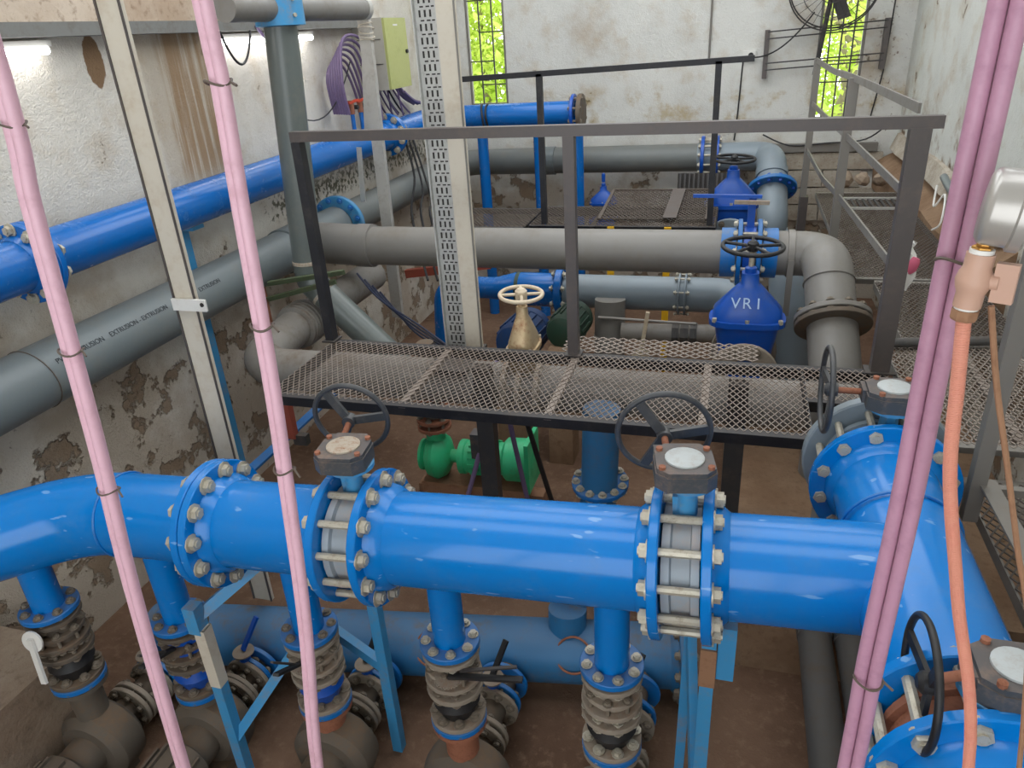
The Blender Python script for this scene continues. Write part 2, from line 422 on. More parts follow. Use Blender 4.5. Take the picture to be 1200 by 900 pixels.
ORD = ['first', 'second', 'third', 'fourth', 'fifth', 'sixth', 'seventh', 'eighth', 'ninth']
# ================================================================== the setting
XL, XR, YB, ZF, ZC, YF = -3.65, 1.75, 9.55, -1.62, 3.4, -2.2
struct(MB().bbox((XL-.15, YF, ZF-.12), (XR+.15, YB+.15, ZF)).build('floor', 'pit_floor', local=True))
struct(MB().bbox((XL-.15, YF, ZF), (XL, YB+.15, ZC)).build('wall_left', 'plaster_left', local=True))
wr = struct(MB().bbox((XR, YF, ZF), (XR+.15, YB+.15, ZC)).build('wall_right', 'plaster_right', local=True))
def wall_with_holes(y0, y1, x0, x1, z0, z1, holes):
    b = MB(); xs = sorted({x0, x1, *[h[0] for h in holes], *[h[1] for h in holes]})
    for a, c in zip(xs, xs[1:]):
        mid = (a+c)/2; hs = [h for h in holes if h[0] < mid < h[1]]
        if not hs: b.bbox((a, y0, z0), (c, y1, z1)); continue
        h = hs[0]; b.bbox((a, y0, z0), (c, y1, h[2])); b.bbox((a, y0, h[3]), (c, y1, z1))
    return b
struct(wall_with_holes(YF-.15, YF, XL-.15, XR+.15, ZF, ZC, [(-2.9, 1.2, -.3, 2.9)]).build('wall_front_added', 'plaster_back', local=True))  # unseen wall added to cut the frontal daylight, opening sized for brightness
W1 = (-3.29, -2.79, .78, 2.55); W2 = (.80, 1.28, .50, 2.45)
wb = struct(wall_with_holes(YB, YB+.15, XL, XR, ZF, ZC, [W1, W2]).build('wall_back', 'plaster_back', local=True))
roof = MB()                                   # sheet roof out of view; rooflight gaps added to brighten the room
for y0, y1 in ((YF, .9), (2.1, 2.9), (4.9, 5.6), (8.7, YB+.15)): roof.bbox((XL-.15, y0, ZC), (XR+.15, y1, ZC+.06))
for x0, x1 in ((XL-.15, -3.2), (1.3, XR+.15)): roof.bbox((x0, .9, ZC), (x1, 8.7, ZC+.06))
struct(roof.build('ceiling', 'ceiling_white', local=True))
struct(MB().bbox((XL, YF, 1.805), (XL+.13, 7.0, 2.35)).build('trim_1', 'concrete_beam', local=True), 'pale concrete beam along the top of the left wall')
struct(MB().bbox((XL, YF, 1.735), (XL+.14, 7.3, 1.805)).build('trim_2', 'angle_grey', local=True), 'grey steel angle under the concrete beam')
for k, (x0, x1, z0, z1) in enumerate((W1, W2)):
    w = MB(); t = .03
    w.bbox((x0, YB+.02, z0), (x0+t, YB+.07, z1)); w.bbox((x1-t, YB+.02, z0), (x1, YB+.07, z1)); w.bbox((x0+t, YB+.02, z0), (x1-t, YB+.07, z0+t)); w.bbox((x0+t, YB+.02, z1-t), (x1-t, YB+.07, z1))
    wo = struct(w.build(f'window_{k+1}', 'rail_light', local=True))
    nb = 2 if k == 0 else 3
    for i in range(nb):
        x = x0+(x1-x0)*(i+1)/(nb+1); MB().bbox((x-.008, YB+.03, z0+t), (x+.008, YB+.046, z1-t)).build('grille_bar', 'dark_steel', wo)
    for i, z in enumerate([z0+.25, z0+.52, z0+.85, z0+1.2, z0+1.5] if k == 0 else [z0+.4, z0+.62, z0+.95, z0+1.3]):
        a, c = ((x0+t, (x0+x1)/2+.09) if i % 2 else ((x0+x1)/2-.09, x1-t)) if k == 0 else (x0+t, x1-t)
        MB().bbox((a, YB+.028, z-.007), (c, YB+.044, z+.007)).build('grille_bar', 'dark_steel', wo)
# exposed concrete blocks low on the back wall, right side
bw, bh = .42, .2
bme = MB().box((0, 0, 0), (bw-.018, .06, bh-.016)).mesh('block'); bme.materials.append(MATS['block'])
for r in range(4):
    for i in range(4):
        x = .16+bw*(i+.5*(r % 2)); z = .05-bh*r
        if x+bw/2 > XR: continue
        put('block', bme, None, wb, Matrix.Translation((x, YB-.025+random.uniform(-.01, .006), z)) @ Matrix.Rotation(random.uniform(-.02, .02), 4, 'Y'))
struct(MB().bbox((.28, YB-.09, .16), (1.55, YB-.01, .25)).build('trim_3', 'rail_light', local=True), 'grey steel channel above the exposed blocks')
# crumbling concrete ledge at the foot of the right wall
b = MB(); n = 14; prof = []
for i in range(n+1):
    y = 9.5-(9.5-5.2)*i/n; j = random.uniform(-.03, .03)
    prof.append([(XR, y, .17+j), (XR-.08+j, y, .12+j), (XR-.2+j, y, .03), (XR-.2, y, -.25), (XR, y, -.25)])
vs = [p for q in prof for p in q]; fs = [(i*5+k, i*5+(k+1) % 5, i*5+5+(k+1) % 5, i*5+5+k) for i in range(n) for k in range(5)]
fs += [(0, 1, 2, 3, 4), tuple(n*5+k for k in (4, 3, 2, 1, 0))]
b.add(vs, fs); struct(b.build('trim_4', 'concrete_brown', local=True), 'crumbling brown concrete ledge along the right wall')
b = MB(); prof = []
for i in range(10):
    y = 9.4-.42*i; j = random.uniform(-.04, .04); prof.append([(XR, y, .36+j*.5), (XR-.03, y, .34+j), (XR-.1+j*.5, y, .2), (XR, y, .18)])
b.add([p for q in prof for p in q], [(i*4+k, i*4+(k+1) % 4, i*4+4+(k+1) % 4, i*4+4+k) for i in range(9) for k in range(4)]+[(0, 1, 2, 3), (39, 38, 37, 36)])
struct(b.build('trim_5', 'block', local=True), 'flaking plaster skirting on the right wall')
struct(MB().bbox((.07, 3.2, ZF), (XR-.02, 5.6, -1.12)).build('trim_6', 'concrete_brown', local=True), 'brown concrete plinth under the grating')
struct(MB().bbox((XL+.01, .6, ZF), (-2.98, 2.02, -.98)).build('trim_7', 'concrete', local=True), 'grey concrete block beside the first pump')
# rubble on the ledge
for i in range(7):
    x = 1.12+.17*(i % 3)+.03*(i // 3); y = 8.5+.22*(i//3); r = .09-.007*i; bb = MB()
    bb.lathe([(r*.3, -r*.6), (r*.95, -r*.3), (r, .1*r), (r*.6, r*.6), (r*.2, r*.7)], Matrix.Translation((x, y, -.02+r*.5)) @ Euler((random.random(), random.random(), i)).to_matrix().to_4x4(), 7, False)
    tag(bb.build('rubble_stone', 'concrete'), ORD[i]+' largest lump of rubble behind the side walkway', 'stone', 'rubble behind the side walkway')

# outside: ground and trees beyond the windows
struct(MB().bbox((-14, YB+.2, ZF-.1), (10, 26, ZF)).build('ground', 'grass', local=True))
def tree(label, base, h, spread, nl, trunk, lean=(0, 0)):
    t = thing('tree', label, 'tree', base, 'trees outside the windows')
    b = Vector(base); top = b+Vector((lean[0], lean[1], h*.75))
    MB().tube(smooth_path([b, b.lerp(top, .4)+Vector((.08, 0, 0)), top]), [trunk*(1-.045*i) for i in range(13)], 10).build('trunk', 'bark', t)
    for k in range(4):
        a = k*1.7; p = b.lerp(top, .45+.13*k); MB().tube([p, p+Vector((math.cos(a)*spread*.6, math.sin(a)*spread*.5, spread*.55))], [trunk*.4, trunk*.12], 7).build('branch', 'bark', t)
    f = MB()
    for i in range(nl):
        d = Vector((random.gauss(0, 1), random.gauss(0, 1), random.gauss(0, 1))).normalized()*random.random()**.4
        c = b+Vector((lean[0]*.8+d.x*spread, lean[1]*.8+d.y*spread*.8, h*.55+d.z*h*.5)); s = random.uniform(.05, .12)
        m = Matrix.Translation(c) @ Euler((random.uniform(-1, 1), random.uniform(-1, 1), random.uniform(0, 6))).to_matrix().to_4x4()
        f.add([(-s, 0, 0), (0, -s*.45, .01), (s, 0, 0), (0, s*.45, .01)], [(0, 1, 2, 3)], False, m)
    o = f.build('foliage', 'leaf_green', t); o['kind'] = 'stuff'
tree('leafy tree filling the narrow window beside the pale column', (-4.3, 13.2, ZF), 5.2, 1.7, 9000, .12)
tree('leafy tree behind the wall fan with a leaning grey trunk', (.7, 12.3, ZF), 5.0, 1.7, 3200, .22, (1.4, .1))
tree('bright background tree further off behind the fan window', (2.0, 16.5, ZF), 6.5, 2.6, 8000, .14)

# ================================================================== main blue header
HY = 2.06
def hz(x): return -.02+(x-.29)*.054
HA = Vector((1, 0, .054)).normalized()
HR, FR, FT = .178, .262, .034
def hp(x): return Vector((x, HY, hz(x)))
NB, BR, BD = 12, .224, .029

def riser(parent, x, y, ztop, zf, tilt=0):
    MB().cyl((x, y, ztop), (x+tilt, y, zf), .066, 24).build('branch_pipe', 'blue_bright', parent)
    fl = flange(parent, (x+tilt, y, zf-.012), (0, 0, 1), .122, .066, .026, 'blue_flange', n=32)
    return fl
RIS = [(-2.80, 1.85, -.56), (-2.30, 2.04, -.70), (-1.63, HY, -.645), (-.975, HY, -.575), (-.318, HY, -.555)]

sA = thing('elbow_pipe', 'bright blue header pipe bending towards the viewer, left of the first flanged joint', 'pipe', (-2.4, 1.9, -.36))
path = fillet([hp(-1.97), hp(-2.62), hp(-2.62)+Vector((-.5, -.41, -.04)), hp(-2.62)+Vector((-.82, -.68, -.065))], .6, 12)
MB().tube(path, HR, 40).build('pipe', 'blue_bright', sA)
MB().torus(HR+.002, .006, fm(hp(-2.42), HA), 40, 6).build('weld_seam', 'blue_flange', sA)
flange(sA, hp(-1.955), HA, FR, HR, FT, 'blue_bright', .05)
riser(sA, RIS[0][0], RIS[0][1], -.25, RIS[0][2]); riser(sA, RIS[1][0], RIS[1][1], -.2, RIS[1][2])

sB = thing('spool_pipe', 'short bright blue header pipe between two flanges, left of centre', 'pipe', (-1.63, HY, -.3))
MB().tube([hp(-1.89), hp(-1.36)], HR, 40).build('pipe', 'blue_bright', sB)
f = flange(sB, hp(-1.917), HA, FR, HR, FT, 'blue_bright', -.05)
bolts(f, hp(-1.936), HA, BR, NB, .074, BD)
flange(sB, hp(-1.368), HA, FR, HR, FT, 'blue_bright', .05)
riser(sB, RIS[2][0], HY, -.2, RIS[2][2])

sC = thing('spool_pipe', 'long bright blue header pipe in the centre carrying two branch pipes', 'pipe', (-.66, HY, -.25))
MB().tube([hp(-1.19), hp(-.15)], HR, 40).build('pipe', 'blue_bright', sC)
flange(sC, hp(-1.198), HA, FR, HR, FT, 'blue_bright', -.06)
flange(sC, hp(-.155), HA, FR, HR, FT, 'blue_bright', .05)
riser(sC, RIS[3][0], HY, -.2, RIS[3][2]); riser(sC, RIS[4][0], HY, -.2, RIS[4][2])

TX, TZ = .62, -.002
sD = thing('tee_pipe', 'bright blue tee pipe joining the header to the run beside the pink conduits', 'pipe', (.4, 2.1, -.2))
MB().tube([hp(.02), Vector((.62, HY, TZ))], HR, 40).build('pipe', 'blue_bright', sD)
MB().tube([(TX, 2.60, TZ), (TX+.02, 1.50, TZ)], HR+.004, 40).build('run_pipe', 'blue_bright', sD)
flange(sD, hp(.010), HA, FR, HR, FT, 'blue_bright', -.05)
f1 = flange(sD, (TX, 2.60, TZ), (0, 1, 0), FR, HR, FT, 'blue_bright', .05)
f2 = flange(sD, (TX+.022, 1.505, TZ), (0, 1, 0), FR, HR, FT, 'blue_bright', -.05)
MB().torus(HR+.013, .006, fm((TX, 2.28, TZ), (0, 1, 0)), 40, 6).build('weld_seam', 'blue_flange', sD)

# wafer butterfly valves with gearbox and handwheel
def gear_valve(label, c, axis, gap, wheel_dir, R, cap, wheel_mat, body_mat='valve_body', tilt=0, shaft=.2, wr=.0105, gscale=1, gdrop=0, xo=.03, gx=0):
    c = Vector(c); axis = Vector(axis).normalized(); v = thing('butterfly_valve', label, 'valve', c-Vector((0, 0, .2)), 'geared butterfly valves')
    m = fm(c, axis)
    b = MB(); b.lathe([(HR*.92, -gap*.46), (HR+.028, -gap*.46), (HR+.028, -gap*.26), (HR+.012, -gap*.22), (HR+.012, gap*.22), (HR+.028, gap*.26), (HR+.028, gap*.46), (HR*.92, gap*.46)], m, 40); b.build('body', body_mat, v)
    up = Vector((0, 0, 1)); w = Vector(wheel_dir).normalized()
    MB().box((0, (HR+.045), 0), (.03, .1, gap*.5), m).build('lug', 'blue_light', v)
    MB().cyl(c+up*(HR+.0), c+up*(HR+.105-gdrop), .036, 16, .03).build('neck', 'blue_light', v)
    top = c+up*(HR+.105-gdrop)
    MB().lathe([(.034, -.02), (.085, .0), (.085, .016)], Matrix.Translation(top), 20).build('mounting_plate', 'blue_light', v)
    gm = fm(top+up*.016+Vector((gx, 0, 0)), up, w)                               # local y = wheel direction, z = up
    g = MB(); s = gscale
    poly = [(-.095, -.06), (-.06, -.095), (.06, -.095), (.095, -.06), (.095, .05), (.06, .10), (-.06, .10), (-.095, .05)]
    g.prism([(x*s, y*s) for x, y in poly], 0, .052, gm); g.prism([(x*s*.96, y*s*.96) for x, y in poly], .052, .068, gm)
    g.box((xo, .085*s, .03), (.09*s, .05, .05), gm)
    gb = g.build('gearbox', 'gearbox', v)
    MB().lathe([(.062*s, .066), (.062*s, .074), (.055*s, .078)], gm, 24).build('indicator_cap', cap, gb)
    for x, y in ((-.075, .055), (.075, .055), (.075, -.06), (-.075, -.06)):
        MB().lathe([(.011, .066), (.011, .078)], gm @ Matrix.Translation((x*s, y*s, 0)), 8).build('screw', 'rust', gb)
    p0 = gm @ Vector((xo, .09*s, .03)); p1 = gm @ Vector((xo, .09*s+shaft, .03+tilt*shaft))
    MB().cyl(p0, p1, .012, 10).build('shaft', 'rust', v)
    handwheel(v, p1, w+Vector((0, 0, .12*(tilt > 0))), R, wr, 3, wheel_mat, hub=.026, dish=.018, ang0=R_(55), flat=True)
    bolts(v, c, axis, BR, NB, gap+2*FT, BD)
    return v
v1c = hp(-1.283)
gear_valve('geared valve with rust-stained cap and grey handwheel, left of centre on the blue header', v1c, HA, .132, (-.12, 1, 0), .148, 'cap_dirty', 'wheel_grey', shaft=.13, tilt=.28, gdrop=-.028, xo=-.05, gx=-.02)
v2c = hp(-.0725)
gear_valve('geared valve with clean white cap and grey handwheel, right of centre on the blue header', v2c, HA, .13, (-.18, 1, 0), .158, 'cap_white', 'wheel_grey', shaft=.13, tilt=.08, xo=-.045, gdrop=-.042, gx=-.015)
gear_valve('geared valve at the far end of the blue tee with handwheel edge-on over the grating', (TX, 2.70, TZ), (0, 1, 0), .13, (-1, 0, 0), .16, 'cap_white', 'wheel_grey', 'grey_blue_pipe', shaft=.14, gscale=.95)
gear_valve('geared valve in the bottom right corner with worn black handwheel and rusty shaft', (TX+.025, 1.415, TZ), (0, 1, 0), .12, (-1, 0, 0), .148, 'cap_white', 'black_rubber', 'rust', shaft=.1, tilt=-.5, wr=.009, gdrop=.05, gscale=.85, gx=.02, xo=.0)
sE = thing('spool_pipe', 'blue flanged pipe end cut by the bottom right corner', 'pipe', (TX, 1.2, -.2))
flange(sE, (TX+.028, 1.325, TZ), (0, 1, 0), FR, HR, FT, 'blue_bright', .05)
MB().tube([(TX+.028, 1.33, TZ), (TX+.05, .55, TZ)], HR, 40).build('pipe', 'blue_bright', sE)
sF = thing('spool_pipe', 'grey pipe end bolted behind the far valve of the blue tee', 'pipe', (TX, 2.9, -.2))
flange(sF, (TX, 2.80, TZ), (0, 1, 0), FR+.012, HR, FT+.02, 'grey_blue_pipe', -.05)
MB().tube(fillet([(TX, 2.81, TZ), (TX, 3.04, TZ), (TX, 3.05, -.5)], .2, 8), HR*.95, 28).build('pipe', 'grey_dirty_pipe', sF)

# ================================================================== riser stacks, pumps and suction
SY0, SY1, SZ = 2.73, 2.95, -1.37          # suction header: y at x = -1.5 and at x = -.1
def shp(x): return Vector((x, SY0+(SY1-SY0)*(x+1.5)/1.4, SZ))
names = ['first riser from the left', 'second riser from the left', 'third riser, behind the pink conduit', 'fourth riser, left of centre', 'fifth riser, rightmost']
def vstack(i, x, y, z):
    """z = underside of the blue riser flange"""
    g = 'lever valves under the risers'; c = Vector((x, y, z)); dull = i < 2
    iron = 'dark_iron' if dull else 'dusty_iron'; bm = 'bolt_dull'
    # lever butterfly valve with lugged flanges
    v = thing('lever_valve', 'dusty lever butterfly valve under the '+names[i], 'valve', c-Vector((0, 0, .17)), g)
    flange(v, c-Vector((0, 0, .028)), (0, 0, 1), .118, .06, .022, iron, n=28)
    MB().lathe([(.07, -.18), (.084, -.175), (.084, -.03), (.07, -.025)], Matrix.Translation(c), 24).build('body', 'blue_deep' if i in (1,) else iron, v)
    flange(v, c-Vector((0, 0, .10)), (0, 0, 1), .112, .06, .02, iron, n=28); fl = flange(v, c-Vector((0, 0, .158)), (0, 0, 1), .118, .06, .022, iron, n=28)
    bolts(v, c-Vector((0, 0, .13)), (0, 0, 1), .098, 8, .08, .016, 'bolt_dull', off=0); bolts(v, c-Vector((0, 0, .006)), (0, 0, 1), .096, 8, .07, .017, 'bolt_dull' if i < 3 else 'bolt_metal')
    if i > 0 and i < 4:
        d = {1: Vector((.1, -.85, 0)), 2: Vector((.05, -.9, 0)), 3: Vector((1, .12, 0))}[i].normalized()
        h = c+Vector((.02, -.1, -.09)); m = Matrix.Translation(h)
        gp = MB(); gp.lathe([(.05, 0), (.05, .006)], m, 22, False)
        for k in range(26): gp.box((.052*math.cos(k*.24), .052*math.sin(k*.24), .003), (.006, .006, .006), m, k*.24)
        gp.build('notch_plate', iron, v)
        up = {1: .55, 2: .75, 3: .15}[i]; e = h+d*(.3 if i == 3 else .2)+Vector((0, 0, .2*up))
        MB().beam(h+Vector((0, 0, .018)), e, .026, .012).build('lever', 'black_rubber', v)
        MB().beam(h+d*.05+Vector((0, 0, .05)), e+Vector((-.03, .03, .03)), .014, .008).build('latch', 'dark_steel', v)
    if i == 0:
        h = c+Vector((.03, -.14, -.05)); m = fm(h, (.1, -1, .2))
        MB().lathe([(.05, 0), (.05, .008)], m, 24).build('notch_plate', 'white_plastic', v)
        MB().beam(h+Vector((0, -.012, .02)), h+Vector((.035, -.05, -.19)), .03, .012, up=(0, -1, 0)).build('lever', 'white_plastic', v)
    z2 = z-.18
    # rubber expansion joint
    j = thing('expansion_joint', 'bolted expansion joint on the '+names[i], 'pipe joint', (x, y, z2-.2), 'expansion joints under the risers')
    for k, zz in enumerate((z2-.04, z2-.2)):
        fl = flange(j, (x, y, zz), (0, 0, 1), .118, .07, .024, iron, n=28)
        bolts(fl, (x, y, zz+(.012 if k == 0 else -.006)), (0, 0, 1), .096, 8, .05, .019, 'bolt_metal' if i == 4 else 'bolt_dull', off=.5)
    MB().lathe([(.07, z2-.195), (.083, z2-.16), (.1, z2-.12), (.083, z2-.08), (.07, z2-.045)], Matrix.Translation((x, y, 0)), 24).build('bellows', 'blue_deep' if i in (1, 2) else 'black_rubber', j)
    MB().lathe([(.108, z2-.245), (.119, z2-.24), (.119, z2-.218), (.108, z2-.213)], Matrix.Translation((x, y, 0)), 28).build('gasket_ring', 'blue_flange', j)
    z3 = z2-.245
    # pump: volute lying below, suction flange to the rear, motor towards the viewer
    zc = -1.40
    p = thing('pump', 'dusty cast-iron centrifugal pump under the '+names[i], 'pump', (x, y, ZF), 'pumps in the row')
    MB().lathe([(.118, 0), (.118, -.022), (.075, -.03), (.07, min(-.04, zc+.12-z3)), (.09, zc+.06-z3)], Matrix.Translation((x, y, z3)), 24).build('outlet', 'rust' if i in (2, 3) else iron, p)
    vm = fm((x, y, zc), (0, 1, 0))
    MB().lathe([(.03, -.1), (.15, -.095), (.19, -.06), (.2, 0), (.19, .06), (.15, .09), (.08, .12), (.07, .16)], vm, 28).build('volute', 'dark_iron', p)
    MB().lathe([(.06, -.62), (.12, -.6), (.13, -.55), (.13, -.22), (.1, -.2), (.1, -.09)], vm, 22).build('motor', 'dark_iron', p)
    for k in range(10):
        a = 2*PI*k/10; MB().beam(vm @ Vector((.138*math.cos(a), .138*math.sin(a), -.54)), vm @ Vector((.138*math.cos(a), .138*math.sin(a), -.24)), .012, .02).build('cooling_fin', 'dark_iron', p)
    MB().bbox((x-.1, y-.5, ZF), (x+.1, y+.05, ZF+.05)).build('foot', 'dark_iron', p)
    # suction side: flanged strainer and valve up to the suction header
    e = shp(x+.02); s0 = Vector((x, y+.16, zc)); s1 = Vector((e.x, e.y-.155, zc+.02)); ax = (s1-s0); L = ax.length; ax.normalize()
    q = thing('suction_valve', 'dusty flanged suction valve behind the '+names[i], 'valve', (x, y+.4, zc-.15), 'suction valves behind the pumps')
    MB().tube([s0, s1], .07, 20).build('body', 'dark_iron', q)
    for k, tt in enumerate((.06, .16, .5, .6, .86)):
        ff = flange(q, s0.lerp(s1, tt), ax, .128, .07, .022, ['dusty_iron', 'dusty_iron', 'dusty_iron', 'blue_flange', 'blue_flange'][k], n=28)
        if k in (0, 2): bolts(ff, s0.lerp(s1, tt+.05), ax, .104, 8, L*.1+.03, .018, 'bolt_dull')
    MB().cyl(s0.lerp(s1, .55), s0.lerp(s1, .55)+Vector((0, 0, .17)), .03, 12).build('neck', 'blue_deep', q)
    tp = s0.lerp(s1, .55)+Vector((0, 0, .17))
    MB().lathe([(.055, 0), (.055, .008)], Matrix.Translation(tp), 20).build('notch_plate', 'dusty_iron', q)
    MB().beam(tp+Vector((0, 0, .015)), tp+Vector((.05, .1, .16)), .028, .014).build('lever', 'blue_deep' if i == 1 else 'black_rubber', q)
for i, (x, y, z) in enumerate(RIS): vstack(i, x, y, z-.025)

sh = thing('suction_header', 'dusty blue suction header pipe lying low behind the pumps', 'pipe', shp(-1.0)-Vector((0, 0, .16)))
MB().tube([shp(-3.0), shp(-.1)], .165, 36).build('pipe', 'blue_dusty', sh)
sax = (shp(-.1)-shp(-1)).normalized()
f = flange(sh, shp(-.10), sax, .235, .165, .03, 'blue_dusty', .04)
fb = flange(sh, shp(-.066), sax, .235, .01, .03, 'blue_dusty', name='blind_flange')
bolts(f, shp(-.083), sax, .2, 12, .066, .024, 'bolt_dull')
for x in (-1.35, -.62): # faded stencil frames of rust-coloured weld patches
    e = shp(x)
    MB().torus(.09, .006, fm(e+Vector((0, -.13, .1)), (0, -.8, .6)), 24, 6).build('weld_seam', 'rust', sh)
MB().cyl(shp(-.68)+Vector((0, .02, .1)), shp(-.68)+Vector((0, .04, .26)), .1, 24).build('branch_pipe', 'blue_dusty', sh)

sp = thing('suction_pipe', 'dark blue pipe dropping below the grating to a bolted flange', 'pipe', (-.64, 3.5, -1.0))
MB().tube(fillet([(-.61, 3.58, -.28), (-.63, 3.58, -.9), (-.65, 3.45, -1.0), (-.67, 2.92, -1.04)], .22, 8), .105, 28).build('pipe', 'blue_dusty', sp)
f = flange(sp, (-.625, 3.6, -.78), (0, -.12, 1), .165, .105, .03, 'blue_flange', n=32)
bolts(f, (-.625, 3.6, -.78), (0, -.12, 1), .14, 12, .04, .02, 'bolt_metal')

# grey drain pipes low on the right
for x, lab in ((.565, 'left of the two dark grey pipes lying on the floor at lower right'), (.745, 'right of the two dark grey pipes at lower right, behind the pink conduits')):
    d = thing('drain_pipe', lab, 'pipe', (x, 2.6, -1.39), 'grey floor pipes at lower right')
    MB().tube([(x, 3.26, -1.3), (x, 1.2, -1.3)], .082, 24).build('pipe', 'grey_low_pipe', d)
    collar(d, (x, 3.2, -1.3), (0, 1, 0), .082, .1, .005, 'grey_low_pipe')
lf = thing('blind_flange', 'light blue flange with rusty bolts under the right end of the header', 'flange', (.4, 3.22, -1.5))
flange(lf, (.44, 3.34, -1.22), (0, 1, 0), .16, .05, .035, 'blue_light', n=28); bolts(lf, (.44, 3.34, -1.22), (0, 1, 0), .135, 8, .05, .022, 'rust')
MB().tube([(.44, 3.35, -1.22), (.44, 3.6, -1.22)], .1, 20).build('pipe', 'blue_light', lf)

# blue pipe supports
s = thing('pipe_support', 'light blue welded angle support frame under the left valve of the header', 'support', (-1.95, 2.1, ZF))
def leg(a, c, mat='blue_light', w=.05): MB().angle(a, c, w, w, .007, up=(0, -1, 0)).build('leg', mat, s)
leg((-2.07, 1.93, -.62), (-2.07, 1.93, ZF)); leg((-1.85, 2.30, -.33), (-1.85, 2.30, ZF)); leg((-1.43, 2.28, -.30), (-1.43, 2.28, ZF))
MB().angle((-2.12, 1.93, -.6), (-1.78, 2.25, -.34), .05, .05, .007, up=(0, -1, 0)).build('brace', 'blue_light', s)
MB().angle((-2.07, 1.93, -1.3), (-1.7, 2.2, -.75), .045, .045, .007, up=(0, -1, 0)).build('brace', 'blue_light', s)
MB().angle((-1.85, 2.31, -.8), (-1.45, 2.31, -1.1), .045, .045, .007, up=(0, -1, 0)).build('brace', 'blue_light', s)
MB().beam((-2.09, 1.93, -.5), (-2.09, 1.93, -.64), .06, .06).build('head_plate', 'blue_light', s)
MB().beam((-2.07, 1.93, -.62), (-2.07, 1.93, -.95), .054, .054, up=(0, -1, 0)).build('primed_section', 'cream_steel', s)
s = thing('pipe_support', 'light blue angle post with primer patch under the right valve of the header', 'support', (.03, 2.1, ZF))
leg((.03, 2.05, -.34), (.03, 2.08, ZF)); leg((-.04, 2.3, -.3), (-.06, 2.3, ZF), w=.04)
MB().bbox((.06, 2.03, -.52), (.12, 2.08, -.28)).build('head_plate', 'blue_light', s)
MB().beam((.03, 2.045, -.38), (.03, 2.05, -.56), .056, .056).build('primed_section', 'timber', s)
MB().beam((-.05, 2.28, -.35), (.02, 2.07, -1.3), .035, .035).build('brace', 'blue_light', s)

# ================================================================== front walkway, rails
def walkway(label, x0, x1, y0, y1, z, nu, nv, mat, beams='black_beam', bars=(), w=.0045, h=.07, group=None):
    g = thing('grating_walkway', label, 'walkway', ((x0+x1)/2, (y0+y1)/2, z-h), group)
    for y in (y0, y1): MB().angle((x0, y, z-h/2), (x1, y, z-h/2), .05, h, .008).build('edge_beam', beams, g)
    for x in (x0, x1): MB().bbox((x-.004, y0, z-h), (x+.004, y1, z-.004)).build('end_plate', beams, g)
    for x in bars: MB().bbox((x-.018, y0+.01, z-.03), (x+.018, y1-.01, z-.003)).build('cross_bar', mat, g)
    m = expanded((x0, y0, z), (x1-x0, 0, 0), (0, y1-y0, 0), nu, nv, w, .004).build('mesh', mat, g); m['kind'] = 'stuff'
    return g
g = walkway('front expanded-metal walkway with black edge beams above the green pump', -2.25, .40, 2.94, 3.66, 0, 80, 12, 'mesh_steel', bars=(-1.5, -.76, -.06), h=.075, w=.0036)
MB().angle((.4, 3.66, -.0375), (.80, 3.66, -.0375), .05, .075, .008).build('edge_beam', 'black_beam', g); MB().angle((.4, 3.30, -.0375), (.80, 3.30, -.0375), .05, .075, .008).build('edge_beam', 'black_beam', g)
m = expanded((.4, 3.30, 0), (.4, 0, 0), (0, .36, 0), 12, 6, .0036, .004).build('mesh', 'mesh_steel', g); m['kind'] = 'stuff'
for x in (-1.29, .1): MB().bbox((x-.05, 3.55, ZF), (x+.05, 3.63, -.075)).build('post', 'dark_steel', g)
t = thing('mesh_offcut', 'coarse strip of expanded metal lying behind the front walkway', 'mesh panel', (-.25, 3.86, 0))
m = expanded((-.86, 3.72, -.01), (1.05, 0, 0), (0, .2, .01), 18, 4, .008, .005).build('mesh', 'mesh_steel', t); m['kind'] = 'stuff'

r = thing('guard_rail', 'dark steel guard rail along the back of the front walkway', 'railing', (-.75, 3.66, 0))
MB().beam((-2.29, 3.66, 1.178), (.84, 3.66, 1.172), .05, .052).build('top_rail', 'rail_steel', r)
for x, w, m in ((-2.26, .052, 'black_beam'), (-.775, .056, 'rail_steel'), (.755, .085, 'rail_steel')):
    p = MB(); p.bbox((x-w/2, 3.63, .008), (x+w/2, 3.69, 1.15)); po = p.build('post', m, r)
    MB().bbox((x-w*.8, 3.61, .004), (x+w*.8, 3.71, .012)).build('base_plate', 'dark_steel', po)
r = thing('guard_rail', 'dark steel guard rail over the far walkway, in front of the back wall', 'railing', (-1.2, 6.6, 0))
MB().beam((-2.36, 6.6, 1.265), (.1, 6.6, 1.32), .05, .045).build('top_rail', 'black_beam', r)
for x in (-1.645, -.17): MB().bbox((x-.025, 6.575, .004), (x+.025, 6.625, 1.28+.022*(x+1.645))).build('post', 'black_beam', r)
r = thing('guard_rail', 'light grey three-rail guard rail running away along the right-hand side walkway', 'railing', (.76, 6, 0))
for zs, ends in (((1.21, 1.175, 1.19, 1.20), 1), ((.83, .80, .80, .82), 0), ((.40, .33, .37, .47), 0)):
    pts = smooth_path([(.68, 8.06, zs[0]), (.735, 7.0, zs[1]), (.765, 6.0, zs[2]), (.79, 3.92 if ends else 3.72, zs[3])], 5); b = MB()
    for p, q in zip(pts, pts[1:]): b.beam(p, q+(q-p)*.02, .012, .045, up=(0, 0, 1))
    b.build('rail', 'rail_light', r)
for x, y, zt in ((.69, 8.05, 1.22), (.763, 6.0, 1.19)): MB().bbox((x-.03, y-.03, -.1), (x+.03, y+.03, zt)).build('post', 'rail_light', r)
MB().bbox((.66, 7.99, -.4), (.74, 8.1, -.05)).build('bracket', 'rail_steel', r)

